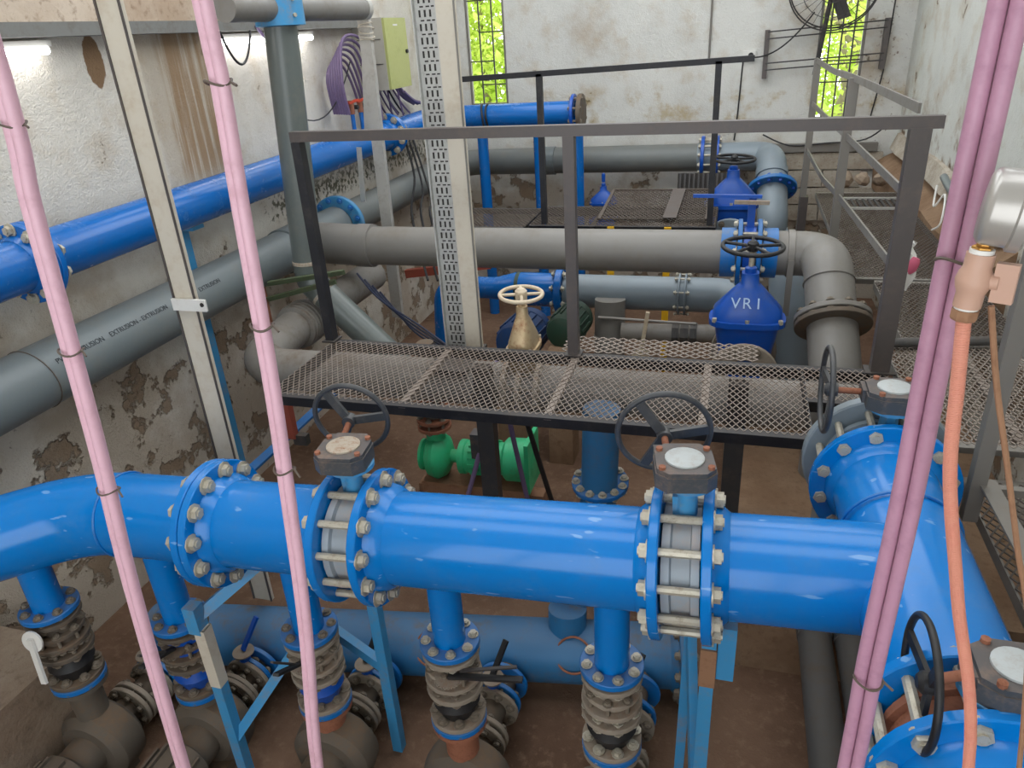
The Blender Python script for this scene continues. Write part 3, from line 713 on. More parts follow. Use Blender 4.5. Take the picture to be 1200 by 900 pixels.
# side walkway on the right
walkway('long dark grating of the side walkway along the right wall', .80, 1.53, 5.2, 7.95, 0, 22, 45, 'mesh_dark', 'rail_light', (), .007, .05, 'side walkway gratings')
walkway('nearer lighter grating of the side walkway beside the big blue tee', .84, 1.7, 2.98, 4.06, .0, 26, 18, 'mesh_steel', 'rail_light', (1.2,), .007, .05, 'side walkway gratings')
walkway('lowest dark grating piece behind the steel post at the right edge', .98, 1.7, 2.1, 2.9, -.12, 20, 14, 'mesh_dark', 'rail_light', (), .006, .05, 'side walkway gratings')
walkway('narrow dark grating beside the bent end of the thick grey pipe', .94, 1.53, 4.12, 5.12, 0, 18, 17, 'mesh_dark', 'rail_light', (), .007, .05, 'side walkway gratings')
h = thing('grating_hatch', 'small white-framed hatch in the far end of the side walkway', 'hatch', (1.2, 7.4, .005))
for a, c in (((1.0, 7.2), (1.48, 7.2)), ((1.0, 7.62), (1.48, 7.62)), ((1.0, 7.2), (1.0, 7.62)), ((1.48, 7.2), (1.48, 7.62))):
    MB().beam((*a, .015), (*c, .015), .025, .02).build('frame_bar', 'alu', h)
for i in range(9): MB().bbox((1.02+i*.05, 7.21, .006), (1.04+i*.05, 7.61, .014)).build('slat', 'black_beam', h)
tag(MB().tube([(.79, 3.95, .035), (1.46, 4.08, .035)], .025, 14).build('steel_tube', 'grey_low_pipe'), 'grey steel tube lying across the side walkway', 'tube')
p = thing('steel_post', 'bare steel angle post at the right edge behind the orange hose', 'post', (.92, 2.6, -.1))
MB().angle((.92, 2.6, -.1), (.92, 2.6, 1.5), .05, .05, .006, up=(0, -1, 0)).build('upright', 'rail_light', p)
MB().beam((.93, 2.6, .62), (1.12, 2.55, .42), .012, .05).build('brace', 'rail_light', p)
MB().angle((.955, 2.62, .03), (.97, 1.5, .03), .06, .06, .007).build('edge_beam', 'rail_light', p)
MB().beam((.94, 2.6, .03), (1.3, 2.6, .03), .03, .03).build('cross_member', 'rail_light', p)
d_ = thing('plastic_drum', 'dark navy plastic drum under the side walkway at the right edge', 'drum', (1.3, 2.2, ZF))
MB().lathe([(.27, ZF+.0), (.3, ZF+.03), (.3, -1.2), (.31, -1.17), (.3, -1.14), (.3, -.66), (.27, -.6), (.06, -.58)], Matrix.Translation((1.3, 2.2, 0)), 30).build('body', 'navy', d_)
MB().lathe([(.05, -.585), (.05, -.55), (.04, -.545)], Matrix.Translation((1.2, 2.1, 0)), 14).build('cap', 'black_rubber', d_)
# bag hung on the side rail
b = MB(); b.lathe([(.035, .11), (.016, .075), (.05, .04), (.062, .0), (.045, -.04), (.06, -.08), (.03, -.12)], Matrix.Translation((.862, 4.0, .45)) @ Matrix.Scale(.45, 4, (0, 1, 0)), 14)
b.v = [(x+random.uniform(-.016, .016), y+random.uniform(-.014, .014), z+random.uniform(-.02, .02)) for x, y, z in b.v]
bag = thing('plastic_bag', 'crumpled white and pink plastic bag tied to the right rail post', 'bag', (.862, 4.0, .33)); b.build('sack', 'white_plastic', bag)
MB().lathe([(.02, -.045), (.034, -.02), (.03, .02), (.018, .04)], Matrix.Translation((.89, 3.985, .45)) @ Matrix.Rotation(.4, 4, 'Y') @ Matrix.Scale(.6, 4, (0, 1, 0)), 9).build('print_patch', 'pink_print', bag)

# far walkway
g = walkway('far dark walkway with black edge beams under the far guard rail', -1.78, -.12, 6.54, 7.3, 0, 40, 12, 'mesh_dark', bars=(-1.2,), h=.1, w=.008, group='far walkway gratings')
for x in (-1.02, -.52): MB().bbox((x-.03, 6.5, ZF), (x+.03, 6.535, -.0)).build('leg', 'yellow_paint', g)
walkway('brown mesh landing left of the far walkway', -2.75, -1.83, 6.54, 7.3, -.02, 22, 12, 'mesh_dark', h=.06, w=.009, group='far walkway gratings')
# raised platform behind the rail posts
p = thing('mesh_platform', 'raised mesh panel with a wide bar at the right of the far walkway', 'mesh panel', (-.65, 7.2, .02))
m = expanded((-1.15, 6.66, .03), (.95, 0, 0), (0, .95, .08), 24, 14, .009, .005).build('mesh', 'mesh_dark', p); m['kind'] = 'stuff'
MB().beam((-.52, 6.66, .045), (-.5, 7.55, .125), .12, .008).build('wide_bar', 'rail_steel', p)
for a, c in (((-1.15, 6.66, .03), (-1.15, 7.57, .11)), ((-1.15, 7.57, .11), (-.2, 7.57, .11)), ((-.2, 7.57, .11), (-.2, 6.66, .03))): MB().beam(a, c, .03, .02).build('frame_bar', 'mesh_dark', p)
p = thing('slatted_panel', 'dark slatted steel panel leaning below the back-wall pipe', 'panel', (-.3, 8.75, -.43))
MB().beam((-.3, 8.72, -.42), (-.3, 8.86, .04), .62, .008, up=(0, -1, 0)).build('backing', 'slot_dark', p)
for i in range(12): MB().beam((-.58+i*.051, 8.70, -.42), (-.58+i*.051, 8.84, .04), .02, .02, up=(0, -1, 0)).build('slat', 'dark_steel', p)

# ================================================================== grey pipes
GR = .155
wg = thing('wall_pipe', 'long blue-grey pipe along the left wall with a tee', 'pipe', (-3.4, 4, -.03))
MB().tube([(-3.4, .6, .14), (-3.4, 5.9, .14)], .165, 32).build('pipe', 'grey_wall_pipe', wg)
collar(wg, (-3.4, 5.32, .14), (0, 1, 0), .165, .6, .014, 'grey_wall_pipe', 'tee_body')
MB().tube([(-3.4, 5.4, .12), (-2.88, 5.4, .1)], .168, 28).build('tee_branch', 'grey_pipe', wg)
MB().torus(.168, .003, fm((-3.4, 2.62, .14), (0, 1, .1)), 36, 6).build('tie_wire', 'tie_wire', wg)
tm = text_mesh('PVC - EXTRUSION    EXTRUSION - EXTRUSION    EXTRUSION    EXTRUSION', .04, .0004); tm.materials.append(MATS['ink'])
an = R_(33); lt = put('lettering', tm, None, wg, fm((-3.4+.1665*math.cos(an), 3.35, .14+.1665*math.sin(an)), (math.cos(an), 0, math.sin(an)), (-math.sin(an), 0, math.cos(an)))); lt['kind'] = 'stuff'
hg = thing('grey_pipe', 'thick grey pipe crossing the room behind the column, bending down at right', 'pipe', (-1.2, 5.4, -.06))
MB().tube(fillet([(-2.9, 5.4, .1), (.62, 5.4, .1), (.645, 5.12, .09), (.70, 4.52, -.46), (.7, 4.5, -1.12)], .21, 10), GR, 36).build('pipe', 'grey_pipe', hg)
collar(hg, (-2.86, 5.4, .1), (1, 0, 0), GR, .14, .02, 'grey_pipe')
collar(hg, (.42, 5.4, .1), (1, 0, 0), GR, .05, .01, 'rail_light', 'clamp')
MB().bbox((.40, 5.215, -.3), (.44, 5.235, .1)).build('strap', 'rail_light', hg)
f = flange(hg, (.674, 4.83, -.165), (-.07, .72, .66), .235, GR, .035, 'grey_pipe', n=36); bolts(f, (.674, 4.83, -.165), (-.07, .72, .66), .205, 12, .05, .022, 'bolt_dull')
flange(hg, (.678, 4.797, -.196), (-.07, .72, .66), .235, GR, .03, 'dark_iron', n=36)
MB().torus(GR+.004, .005, fm((.652, 5.03, .01), (-.07, .72, .66)), 32, 6).build('weld_seam', 'grey_pipe', hg)

ug = thing('grey_pipe', 'dirty grey pipe seen through the front walkway mesh, elbow at its left end', 'pipe', (-1.2, 3.85, -.45))
MB().tube(fillet([(.9, 3.86, -.32), (-3.03, 3.85, -.31), (-3.1, 4.55, -.30), (-3.09, 5.86, -.3)], .3, 10), .135, 32).build('pipe', 'grey_dirty_pipe', ug)
sc = collar(ug, (-3.09, 4.62, -.3), (0, 1, 0), .135, .2, .03, 'grey_dirty_pipe', 'ribbed_socket')
for k in range(4): MB().torus(.167, .007, fm((-3.09, 4.56+.04*k, -.3), (0, 1, 0)), 28, 6).build('rib', 'grey_dirty_pipe', sc)
for x in (-1.22, -1.13, -1.02): collar(ug, (x, 3.85, -.315), (1, 0, 0), .135, .035, .035, 'cap_dirty', 'coupling_ring')
bolts(ug, (-1.12, 3.85, -.315), (1, 0, 0), .155, 10, .22, .016, 'bolt_dull')

bg_ = thing('grey_pipe', 'grey pipe along the back wall dropping through a blue flange at right', 'pipe', (-1.3, 9.2, -.02))
MB().tube(fillet([(-3.4, 5.95, .14), (-3.4, 9.2, .14), (-.42, 9.2, .16)], .35, 10), GR, 30).build('pipe', 'grey_back_pipe', bg_)
f = flange(bg_, (-3.4, 5.96, .14), (0, 1, 0), .25, .165, .05, 'blue_light', n=36); bolts(f, (-3.4, 5.96, .14), (0, 1, 0), .215, 12, .06, .022, 'blue_flange')
collar(bg_, (-2.2, 9.2, .147), (1, 0, 0), GR, .16, .014, 'grey_wall_pipe')
MB().tube(fillet([(-.42, 9.2, .16), (.36, 9.2, .165), (.40, 8.93, .14), (.44, 8.4, -.38), (.44, 8.38, -.75)], .2, 10), GR*1.03, 30).build('drop_pipe', 'grey_blue_pipe', bg_)
f = flange(bg_, (-.36, 9.2, .16), (1, 0, 0), .24, GR, .04, 'blue_deep', n=32); flange(bg_, (-.2, 9.2, .16), (1, 0, 0), .24, GR, .05, 'blue_deep', n=32)
bolts(f, (-.28, 9.2, .16), (1, 0, 0), .205, 12, .2, .026, 'bolt_metal')
f = flange(bg_, (.419, 8.68, -.105), (-.05, .72, .7), .26, GR, .045, 'blue_flange', n=32); bolts(f, (.419, 8.68, -.105), (-.05, .72, .7), .22, 12, .055, .022, 'blue_deep')
MB().tube([(.05, 8.3, -.6), (.58, 8.42, -.6)], .17, 26).build('tee_body', 'grey_blue_pipe', bg_)
collar(bg_, (.408, 8.82, .035), (-.05, .72, .7), GR*1.03, .1, .012, 'grey_blue_pipe')

sg = thing('grey_pipe', 'light grey pipe with clamp rings below the thick crossing pipe', 'pipe', (-.6, 5.9, -.55))
MB().tube(fillet([(-1.315, 5.9, -.40), (.13, 5.9, -.40), (.15, 5.045, -.5)], .22, 8), .14, 30).build('pipe', 'grey_blue_pipe', sg)
for x in (-.36, -.31): collar(sg, (x, 5.9, -.4), (1, 0, 0), .14, .02, .03, 'grey_blue_pipe', 'clamp_ring')
bolts(sg, (-.335, 5.9, -.4), (1, 0, 0), .16, 8, .09, .016, 'bolt_metal')
MB().tube([(-.9, 5.72, -.4), (-.9, 5.66, -1.1)], .125, 26).build('branch_pipe', 'grey_pipe', sg)
collar(sg, (-.9, 5.69, -.72), (0, .08, 1), .125, .04, .006, 'grey_pipe')
br = thing('blue_reducer', 'glossy blue flanged reducer left of the light grey pipe', 'pipe fitting', (-1.7, 5.9, -.55))
MB().lathe([(.095, 0), (.095, .32), (.1, .36), (.138, .5), (.145, .52), (.145, .93)], fm((-2.27, 5.9, -.40), (1, 0, 0)), 28).build('body', 'blue_wall', br)
collar(br, (-1.72, 5.9, -.4), (1, 0, 0), .14, .04, .006, 'dark_green', 'gasket')
f = flange(br, (-1.35, 5.9, -.4), (1, 0, 0), .2, .14, .06, 'blue_wall', n=30); bolts(f, (-1.35, 5.9, -.4), (1, 0, 0), .175, 8, .08, .022, 'bolt_metal')
MB().tube(fillet([(-2.26, 5.9, -.4), (-2.42, 5.9, -.42), (-2.44, 5.8, -1.2)], .14), .095, 22).build('pipe', 'blue_wall', br)
up_ = thing('union_pipe', 'small grey pipe with threaded unions and an ivory lever', 'pipe', (-.45, 5.6, -.75))
MB().tube([(-.79, 5.62, -.64), (0, 5.62, -.62)], .072, 20).build('pipe', 'grey_dirty_pipe', up_)
for x, w in ((-.36, .05), (-.29, .06), (-.22, .05)): MB().lathe([(.095, -w/2), (.1, 0), (.095, w/2)], fm((x, 5.62, -.63), (1, 0, 0)), 8, False).build('union_nut', 'grey_low_pipe', up_)
MB().beam((-.62, 5.5, -.78), (-.57, 5.5, -.42), .03, .03).build('lever', 'ivory_wheel', up_); MB().lathe([(.07, 0), (.07, .03)], fm((-.62, 5.52, -.8), (0, -1, 0)), 16).build('lever_hub', 'ivory_wheel', up_)
MB().cyl((-.97, 5.55, -.5), (-.2, 5.55, -.52), .012, 8).build('tie_rod', 'rail_light', up_)
tag(MB().tube(fillet([(.475, 5.82, -.22), (.5, 5.62, -.45), (.53, 5.5, -1.3)], .2), .16, 26).build('drop_pipe', 'grey_blue_pipe'), 'light grey pipe dropping behind the bent end of the thick crossing pipe', 'pipe')

# hanging grey riser from the overhead pipe
ov = thing('overhead_pipe', 'short grey overhead pipe at top left, its open end near the cabinet', 'pipe', (-2.87, 5, 1.76))
MB().tube([(-2.87, 4.12, 1.838), (-2.87, 5.88, 1.845)], .08, 24).build('pipe', 'grey_pipe', ov)
MB().lathe([(.05, 0), (.085, .0), (.085, .06), (.05, .055)], fm((-2.87, 5.87, 1.845), (0, 1, 0)), 24, caps=False).build('end_ring', 'alu', ov)
hr = thing('grey_riser', 'dark grey pipe hanging from a bright blue saddle, kinked at its lower end', 'pipe', (-2.9, 4.7, -.5))
MB().tube([(-2.875, 4.7, 1.80), (-2.995, 4.7, .14)], .108, 28).build('pipe', 'grey_riser_pipe', hr)
MB().tube(fillet([(-2.995, 4.7, .15), (-3.0, 4.7, .02), (-2.25, 4.68, -.72)], .14), .108, 28).build('lower_pipe', 'grey_riser_pipe', hr)
sd = MB().lathe([(.112, -.1), (.158, -.095), (.158, .095), (.112, .1)], fm((-2.874, 4.7, 1.832), (0, 0, 1)), 28).build('saddle', 'blue_light', hr)
for a in (.4, 1.4, 2.6):
    for z in (-.04, .05): MB().lathe([(.012, .15), (.012, .172)], fm((-2.874, 4.7, 1.832+z), (math.cos(-a), math.sin(-a), 0)), 8).build('screw', 'bolt_metal', sd)
collar(hr, (-2.99, 4.7, .17), (0, 0, 1), .108, .03, .006, 'cap_dirty', 'glue_ring'); collar(hr, (-2.90, 4.7, -.075), (.75, 0, -.74), .108, .03, .005, 'cap_dirty', 'glue_ring')
bk = thing('pipe_bracket', 'olive angle-iron bracket holding the hanging grey pipe', 'bracket', (-3.05, 4.55, -.2))
MB().angle((-3.35, 4.545, .02), (-2.62, 4.545, .14), .04, .04, .006).build('arm', 'olive_steel', bk); MB().angle((-3.3, 4.54, -.09), (-2.7, 4.54, .07), .04, .04, .006).build('arm', 'olive_steel', bk)
MB().bbox((-3.34, 4.53, -.5), (-3.30, 4.56, .02)).build('hanger', 'rust', bk)

# ================================================================== blue wall pipe and back run
bwp = thing('wall_pipe', 'glossy blue pipe along the left wall above the grey one, turning along the back wall', 'pipe', (-3.42, 5, .5))
def bz(y): return .70+.009*(y-3)
MB().tube(fillet([(-3.42, .6, bz(.6)), (-3.42, 8.55, bz(8.5)), (-1.72, 8.5, .765)], .3, 10), .132, 32).build('pipe', 'blue_wall', bwp)
for y in (2.84, 7.25):
    f = flange(bwp, (-3.42, y-.02, bz(y)), (0, 1, 0), .205, .132, .036, 'blue_wall', .05 if y > 3 else .04, n=34); flange(bwp, (-3.42, y+.02, bz(y)), (0, 1, 0), .205, .132, .036, 'blue_wall', -.05, n=34)
    bolts(f, (-3.42, y, bz(y)), (0, 1, 0), .175, 10, .08, .028, 'bolt_metal')
f = flange(bwp, (-1.74, 8.5, .765), (1, 0, 0), .2, .132, .035, 'blue_deep', n=30); flange(bwp, (-1.66, 8.5, .765), (1, 0, 0), .2, .05, .05, 'dark_iron', name='end_plate', n=30)
bolts(f, (-1.7, 8.5, .765), (1, 0, 0), .17, 8, .1, .024, 'bolt_dull')
for x in (-2.82, -2.15, -1.70): MB().cyl((x, 8.5, .72), (x, 8.5, ZF), .062, 18).build('support_leg', 'blue_wall', bwp)
MB().torus(.135, .012, fm((-2.72, 8.5, .75), (1, 0, .1)), 28, 8).build('cable_loop', 'black_cable', bwp)
MB().torus(.15, .012, fm((-2.78, 8.48, .74), (1, .2, .1)), 28, 8).build('cable_loop', 'black_cable', bwp)
wp = thing('wall_post', 'blue flat post on the left wall carrying the blue pipe', 'post', (-3.56, 4.15, ZF))
MB().bbox((-3.6, 4.1, ZF), (-3.53, 4.17, .56)).build('upright', 'blue_light', wp); MB().bbox((-3.62, 4.08, .545), (-3.42, 4.2, .57)).build('saddle', 'blue_light', wp)
tag(MB().angle((-2.82, 3.0, -.82), (-2.82, 5.1, -.82), .07, .07, .01).build('steel_channel', 'blue_flange'), 'bright blue steel channel slanting behind the left handwheel', 'channel')
q = thing('rusty_bracket', 'red oxide bracket under the left end of the front walkway', 'bracket', (-2.3, 3.1, -.4))
MB().bbox((-2.27, 3.02, -.32), (-2.2, 3.06, -.08)).build('plate', 'red_oxide', q); MB().bbox((-2.22, 3.03, -.36), (-2.14, 3.07, -.3)).build('clamp', 'dark_steel', q)

# ================================================================== gate valves
def gate_valve(label, c, axis, s, bmat, fmat, wheel, wmat, stem=.3, spokes=5, group='gate valves', wr=.014, lettering=None, tall=1):
    """c = bore centre, axis = bore axis"""
    c = Vector(c); v = thing('gate_valve', label, 'valve', c-Vector((0, 0, .2*s)), group); m = fm(c, axis)
    MB().lathe([(.13*s, -.2*s), (.14*s, -.12*s), (.17*s, 0), (.14*s, .12*s), (.13*s, .2*s)], m, 26).build('body', bmat, v)
    for z in (-.2, .2):
        f = flange(v, m @ Vector((0, 0, z*s)), axis, .205*s, .12*s, .035*s, fmat, n=32)
        bolts(f, m @ Vector((0, 0, z*s)), axis, .175*s, 8, .05*s, .02*s, 'bolt_dull')
    A = frame(axis); bx = fm(c, (0, 0, 1), axis)           # local y = bore axis, x = across
    def ring(z, hx, hy, e=.35):
        return [(hx*math.copysign(abs(math.cos(2*PI*k/24))**.6, math.cos(2*PI*k/24))*s, hy*math.copysign(abs(math.sin(2*PI*k/24))**.6, math.sin(2*PI*k/24))*s, z*s) for k in range(24)]
    def loft(secs, name, mat, par, sm=True):
        b = MB(); vs = [p for q in secs for p in ring(*q)]; n = len(secs)
        fs = [(i*24+k, i*24+(k+1) % 24, (i+1)*24+(k+1) % 24, (i+1)*24+k) for i in range(n-1) for k in range(24)]+[tuple(range(23, -1, -1)), tuple((n-1)*24+k for k in range(24))]
        return b.add(vs, fs, sm, bx).build(name, mat, par)
    loft([(.0, .15, .11), (.12, .165, .115), (.2*tall, .18, .12), (.28*tall, .19, .125)], 'bonnet_seat', bmat, v)
    loft([(.28*tall, .225, .15), (.315*tall, .225, .15)], 'bonnet_flange', bmat, v, False)
    bn = loft([(.315*tall, .205, .13), (.37*tall, .2, .12), (.50*tall, .085, .07), (.53*tall, .055, .055), (.60*tall, .05, .05)], 'bonnet', bmat, v)
    for x, y in ((-.19, -.11), (0, -.125), (.19, -.11), (-.19, .11), (.19, .11)):
        MB().lathe([(.014*s, .31*s*tall), (.014*s, .335*s*tall)], bx @ Matrix.Translation((x*s, y*s, 0)), 8).build('bolt', 'bolt_metal', v)
    top = c+Vector((0, 0, .6*s*tall))
    MB().cyl(top, top+Vector((0, 0, stem)), .016*s, 10).build('stem', 'bolt_metal', v)
    MB().lathe([(.035*s, 0), (.035*s, .03), (.02*s, .04)], Matrix.Translation(top), 12).build('gland', bmat, v)
    if wheel: handwheel(v, top+Vector((0, 0, stem)), (.03, -.05, 1), wheel, wr, spokes, wmat, up=(0, 1, 0), hub=.035, dish=.0)
    else: MB().lathe([(.03*s, 0), (.03*s, .09), (.018*s, .1)], Matrix.Translation(top+Vector((0, 0, stem-.05))), 8).build('stem_cap', bmat, v)
    if lettering:
        y0, y1, z0, z1 = -.12*s, -.07*s, .37*s*tall, .5*s*tall; nn = Vector((0, -(z1-z0), (y1-y0))).normalized()   # sloping front face
        upv = Vector((0, y1-y0, z1-z0)).normalized(); nn = Vector((1, 0, 0)).cross(upv)
        
        for k, ch in enumerate(lettering):
            me = text_mesh(ch, .1, .001); me.materials.append(MATS['white_chalk'])
            put('letter', me, None, bn, fm(c+Vector((-.08+.07*k, (y0+y1)/2-.006, (z0+z1)/2-.005))+nn*.004, nn, upv))
    return v
gate_valve('royal blue gate valve marked VR1 with a black handwheel', (.15, 4.82, -.5), (0, 1, 0), 1.08, 'blue_deep', 'dusty_iron', .185, 'black_rubber', stem=.17, lettering='VR1', tall=.98)
gate_valve('royal blue gate valve with black handwheel farther back near the back wall', (0, 7.6, -.36), (0, 1, 0), 1.15, 'blue_deep', 'grey_blue_pipe', .19, 'black_rubber', stem=.1, tall=.95)
gate_valve('rust-streaked brass-coloured gate valve with ivory handwheel behind the front walkway', (-1.12, 3.87, -.31), (1, 0, 0), .62, 'bronze_valve', 'bronze_valve', .122, 'ivory_wheel', stem=.07, wr=.012, spokes=4, tall=1.35)
gate_valve('small royal blue valve with bare stem below the back-wall pipe', (-1.43, 8.6, -.42), (0, 1, 0), .72, 'blue_deep', 'blue_deep', 0, None, stem=.1, tall=.85)
# blue coupling valve on the crossing pipe
cv = thing('butterfly_valve', 'bright blue valve clamped on the crossing pipe behind the VR1 handwheel', 'valve', (.14, 5.4, -.1))
for x in (-.0, .28): MB().lathe([(.157, -.05), (.174, -.05), (.174, .05), (.157, .05), (.157, -.05)], fm((x, 5.4, .1), (1, 0, 0)), 30, caps=False).build('collar', 'blue_flange', cv)
fa = flange(cv, (.075, 5.4, .1), (1, 0, 0), .235, .1755, .03, 'blue_flange', n=32); flange(cv, (.205, 5.4, .1), (1, 0, 0), .235, .1755, .03, 'blue_flange', n=32)
bolts(fa, (.14, 5.4, .1), (1, 0, 0), .205, 10, .17, .024, 'bolt_metal')
MB().lathe([(.157, -.045), (.19, -.04), (.19, .04), (.157, .045), (.157, -.045)], fm((.14, 5.4, .1), (1, 0, 0)), 28, caps=False).build('body', 'blue_deep', cv)
MB().box((.14, 5.4, .38), (.05, .05, .22)).build('stem', 'blue_deep', cv)
MB().beam((.2, 5.38, .50), (-.26, 5.36, .51), .03, .022).build('lever', 'blue_deep', cv); MB().beam((.02, 5.34, .47), (.25, 5.32, .47), .03, .025).build('clamp_bar', 'dusty_iron', cv)

# ================================================================== motors and green pump
def motor(name, label, c, axis, r, L, mat, group=None):
    c = Vector(c); m_ = thing(name, label, 'motor', (c.x, c.y, ZF), group); m = fm(c, axis)
    MB().lathe([(r*.5, 0), (r*.9, .02), (r, .06), (r, L*.75), (r*1.05, L*.76), (r*1.05, L-.03), (r*.8, L)], m, 24).build('housing', mat, m_)
    for k in range(18):
        a = 2*PI*k/18; MB().beam(m @ Vector((r*1.03*math.cos(a), r*1.03*math.sin(a), .08)), m @ Vector((r*1.03*math.cos(a), r*1.03*math.sin(a), L*.72)), .008, .02).build('cooling_fin', mat, m_)
    MB().bbox((c.x-r*.7, c.y-r*.9, ZF), (c.x+r*.7, c.y+r*.9, c.z-r*.8)).build('plinth', 'concrete_brown', m_)
    return m_
motor('electric_motor', 'dark blue ribbed motor behind the pale column', (-1.58, 5.15, -.62), (.1, 1, 0), .17, .45, 'blue_dark', 'motors behind the walkway')
motor('electric_motor', 'dark green ribbed motor behind the brass-coloured valve', (-1.2, 5.2, -.52), (.1, 1, 0), .14, .42, 'dark_green', 'motors behind the walkway')
gp = thing('green_pump', 'bright green pump set on timbers under the front walkway', 'pump', (-1.7, 4.4, ZF))
gm = fm((-2.12, 4.4, -1.22), (1, .02, .03))
MB().lathe([(.08, 0), (.12, .01), (.12, .03), (.1, .05), (.16, .08), (.18, .14), (.15, .2), (.07, .24)], gm, 26).build('volute', 'pump_green', gp)
MB().cyl((-1.99, 4.4, -1.2), (-1.99, 4.4, -.98), .07, 18).build('outlet', 'pump_green', gp)
MB().lathe([(.05, .22), (.05, .3), (.13, .32), (.13, .36), (.12, .37), (.12, .72)], gm, 24).build('motor_housing', 'pump_green', gp)
for k in range(16):
    a = 2*PI*k/16; MB().beam(gm @ Vector((.125*math.cos(a), .125*math.sin(a), .40)), gm @ Vector((.125*math.cos(a), .125*math.sin(a), .62)), .007, .022).build('cooling_fin', 'pump_green', gp)
MB().lathe([(.14, .66), (.16, .68), (.16, .86), (.1, .88)], gm, 26).build('fan_cowl', 'pump_green', gp)
MB().box((-1.26, 4.4, -1.18), (.03, .3, .4)).build('guard_plate', 'pump_green', gp)
MB().bbox((-2.1, 4.3, -1.52), (-1.3, 4.5, -1.40)).build('foot', 'timber', gp)
MB().box((-1.62, 4.34, -1.05), (.12, .1, .2)).build('terminal_box', 'gearbox', gp)
for y in (4.22, 4.5): tag(MB().bbox((-2.2, y-.06, ZF), (-1.2, y+.06, -1.52)).build('timber_sleeper', 'timber'), 'brown timber sleeper under the green pump, '+('front one' if y < 4.3 else 'back one'), 'timber', 'sleepers under the green pump')
rf = thing('rusty_valve', 'rusty flanged valve standing on the green pump outlet', 'valve', (-1.99, 4.4, -.98))
for z in (-.965, -.9, -.8, -.7): flange(rf, (-1.99, 4.4, z), (0, 0, 1), .125, .06, .026, 'rust', n=26)
MB().cyl((-1.99, 4.4, -.98), (-1.99, 4.4, -.3), .06, 18).build('body', 'dark_iron', rf); bolts(rf, (-1.99, 4.4, -.93), (0, 0, 1), .1, 6, .09, .02, 'bolt_dull')
for k, (a, c, d, m) in enumerate((((-1.36, 4.06, -.25), (-1.18, 4.12, -1.6), .05, 'purple_cable'), ((-1.28, 4.06, -.25), (-.98, 4.12, -1.6), .03, 'black_cable'), ((-1.62, 4.3, -1.1), (-1.75, 4.1, -1.58), .02, 'purple_cable'))):
    tag(MB().tube(sag(a, c, d), .018, 8).build('power_cable', m), ['mauve power cable hanging beside the post by the green pump', 'black power cable hanging in front of the green fan cowl', 'thin cable from the green pump terminal box'][k], 'cable', 'cables at the green pump')

# ================================================================== trays, struts, column
ct = thing('cable_trunking', 'cream vertical cable trunking with a clamp in front of the left wall', 'trunking', (-2.38, 2.7, -1.19))
MB().bbox((-2.445, 2.69, -1.19), (-2.335, 2.715, 2.6)).build('body', 'cream_steel', ct)
for x in (-2.446, -2.334): MB().bbox((x-.004, 2.682, -1.19), (x+.004, 2.69, 2.6)).build('lip', 'rail_steel', ct)
cl = MB().bbox((-2.45, 2.668, .545), (-2.27, 2.682, .60)).build('clamp', 'white_plastic', ct); MB().lathe([(.01, 0), (.01, .004)], fm((-2.285, 2.668, .578), (0, -1, 0)), 10).build('screw', 'slot_dark', cl)
pc = thing('perforated_column', 'vertical perforated galvanized cable tray beside cream trunking, in the centre', 'column', (-1.56, 4.1, -.17))
MB().bbox((-1.685, 4.08, -.17), (-1.555, 4.09, 2.6)).build('tray', 'galvanized', pc)
for x in (-1.685, -1.555): MB().bbox((x-.004, 4.05, -.17), (x+.004, 4.12, 2.6)).build('tray_lip', 'galvanized', pc)
sl = MB(); z = -.2; k = 0
while z < 2.1:
    for x in (-1.655, -1.625, -1.595): sl.bbox((x-.005, 4.077, z), (x+.005, 4.081, z+.034))
    for x in (-1.64, -1.605, -1.575): sl.bbox((x-.012, 4.077, z+.046), (x+.008, 4.081, z+.053))
    z += .066
o = sl.build('slots', 'slot_dark', pc); o['kind'] = 'stuff'
MB().bbox((-1.55, 4.045, -.17), (-1.45, 4.09, 2.6)).build('trunking', 'cream_steel', pc)
MB().bbox((-1.452, 4.04, -.17), (-1.444, 4.05, 2.6)).build('trunking_lip', 'rail_light', pc)
MB().bbox((-1.69, 3.7, -.2), (-1.44, 4.13, -.17)).build('base_bracket', 'dark_steel', pc)
st = thing('slim_strut', 'slim whitish steel strut behind the crossing pipe near the cabinet', 'strut', (-2.93, 6, ZF))
MB().beam((-2.905, 6, 2.3), (-2.955, 6, -.75), .1, .05, up=(0, -1, 0)).build('upright', 'alu', st)
for k in range(5): MB().torus(.055+.008*(k % 2), .005, fm((-2.908, 6, 1.62+.03*k), (.2*math.sin(k), .2*math.cos(k*2), 1)), 18, 5).build('string_tie', 'cream_steel', st)
tag(MB().beam((-3.03, 6.15, 1.46), (-3.10, 6.15, .84), .05, .012, up=(0, -1, 0)).build('flat_bar', 'alu'), 'whitish flat bar standing beside the slim strut above the blue pipe', 'bar')
tag(MB().beam((-3.17, 6.1, .78), (-3.2, 6.1, .31), .045, .012, up=(0, -1, 0)).build('flat_bar', 'alu'), 'short whitish flat bar between the blue and grey wall pipes', 'bar')
tag(MB().beam((-3.62, 5.78, .12), (-3.2, 5.78, .10), .05, .05).build('pipe_prop', 'concrete'), 'short grey prop under the pipe at the left wall', 'prop')

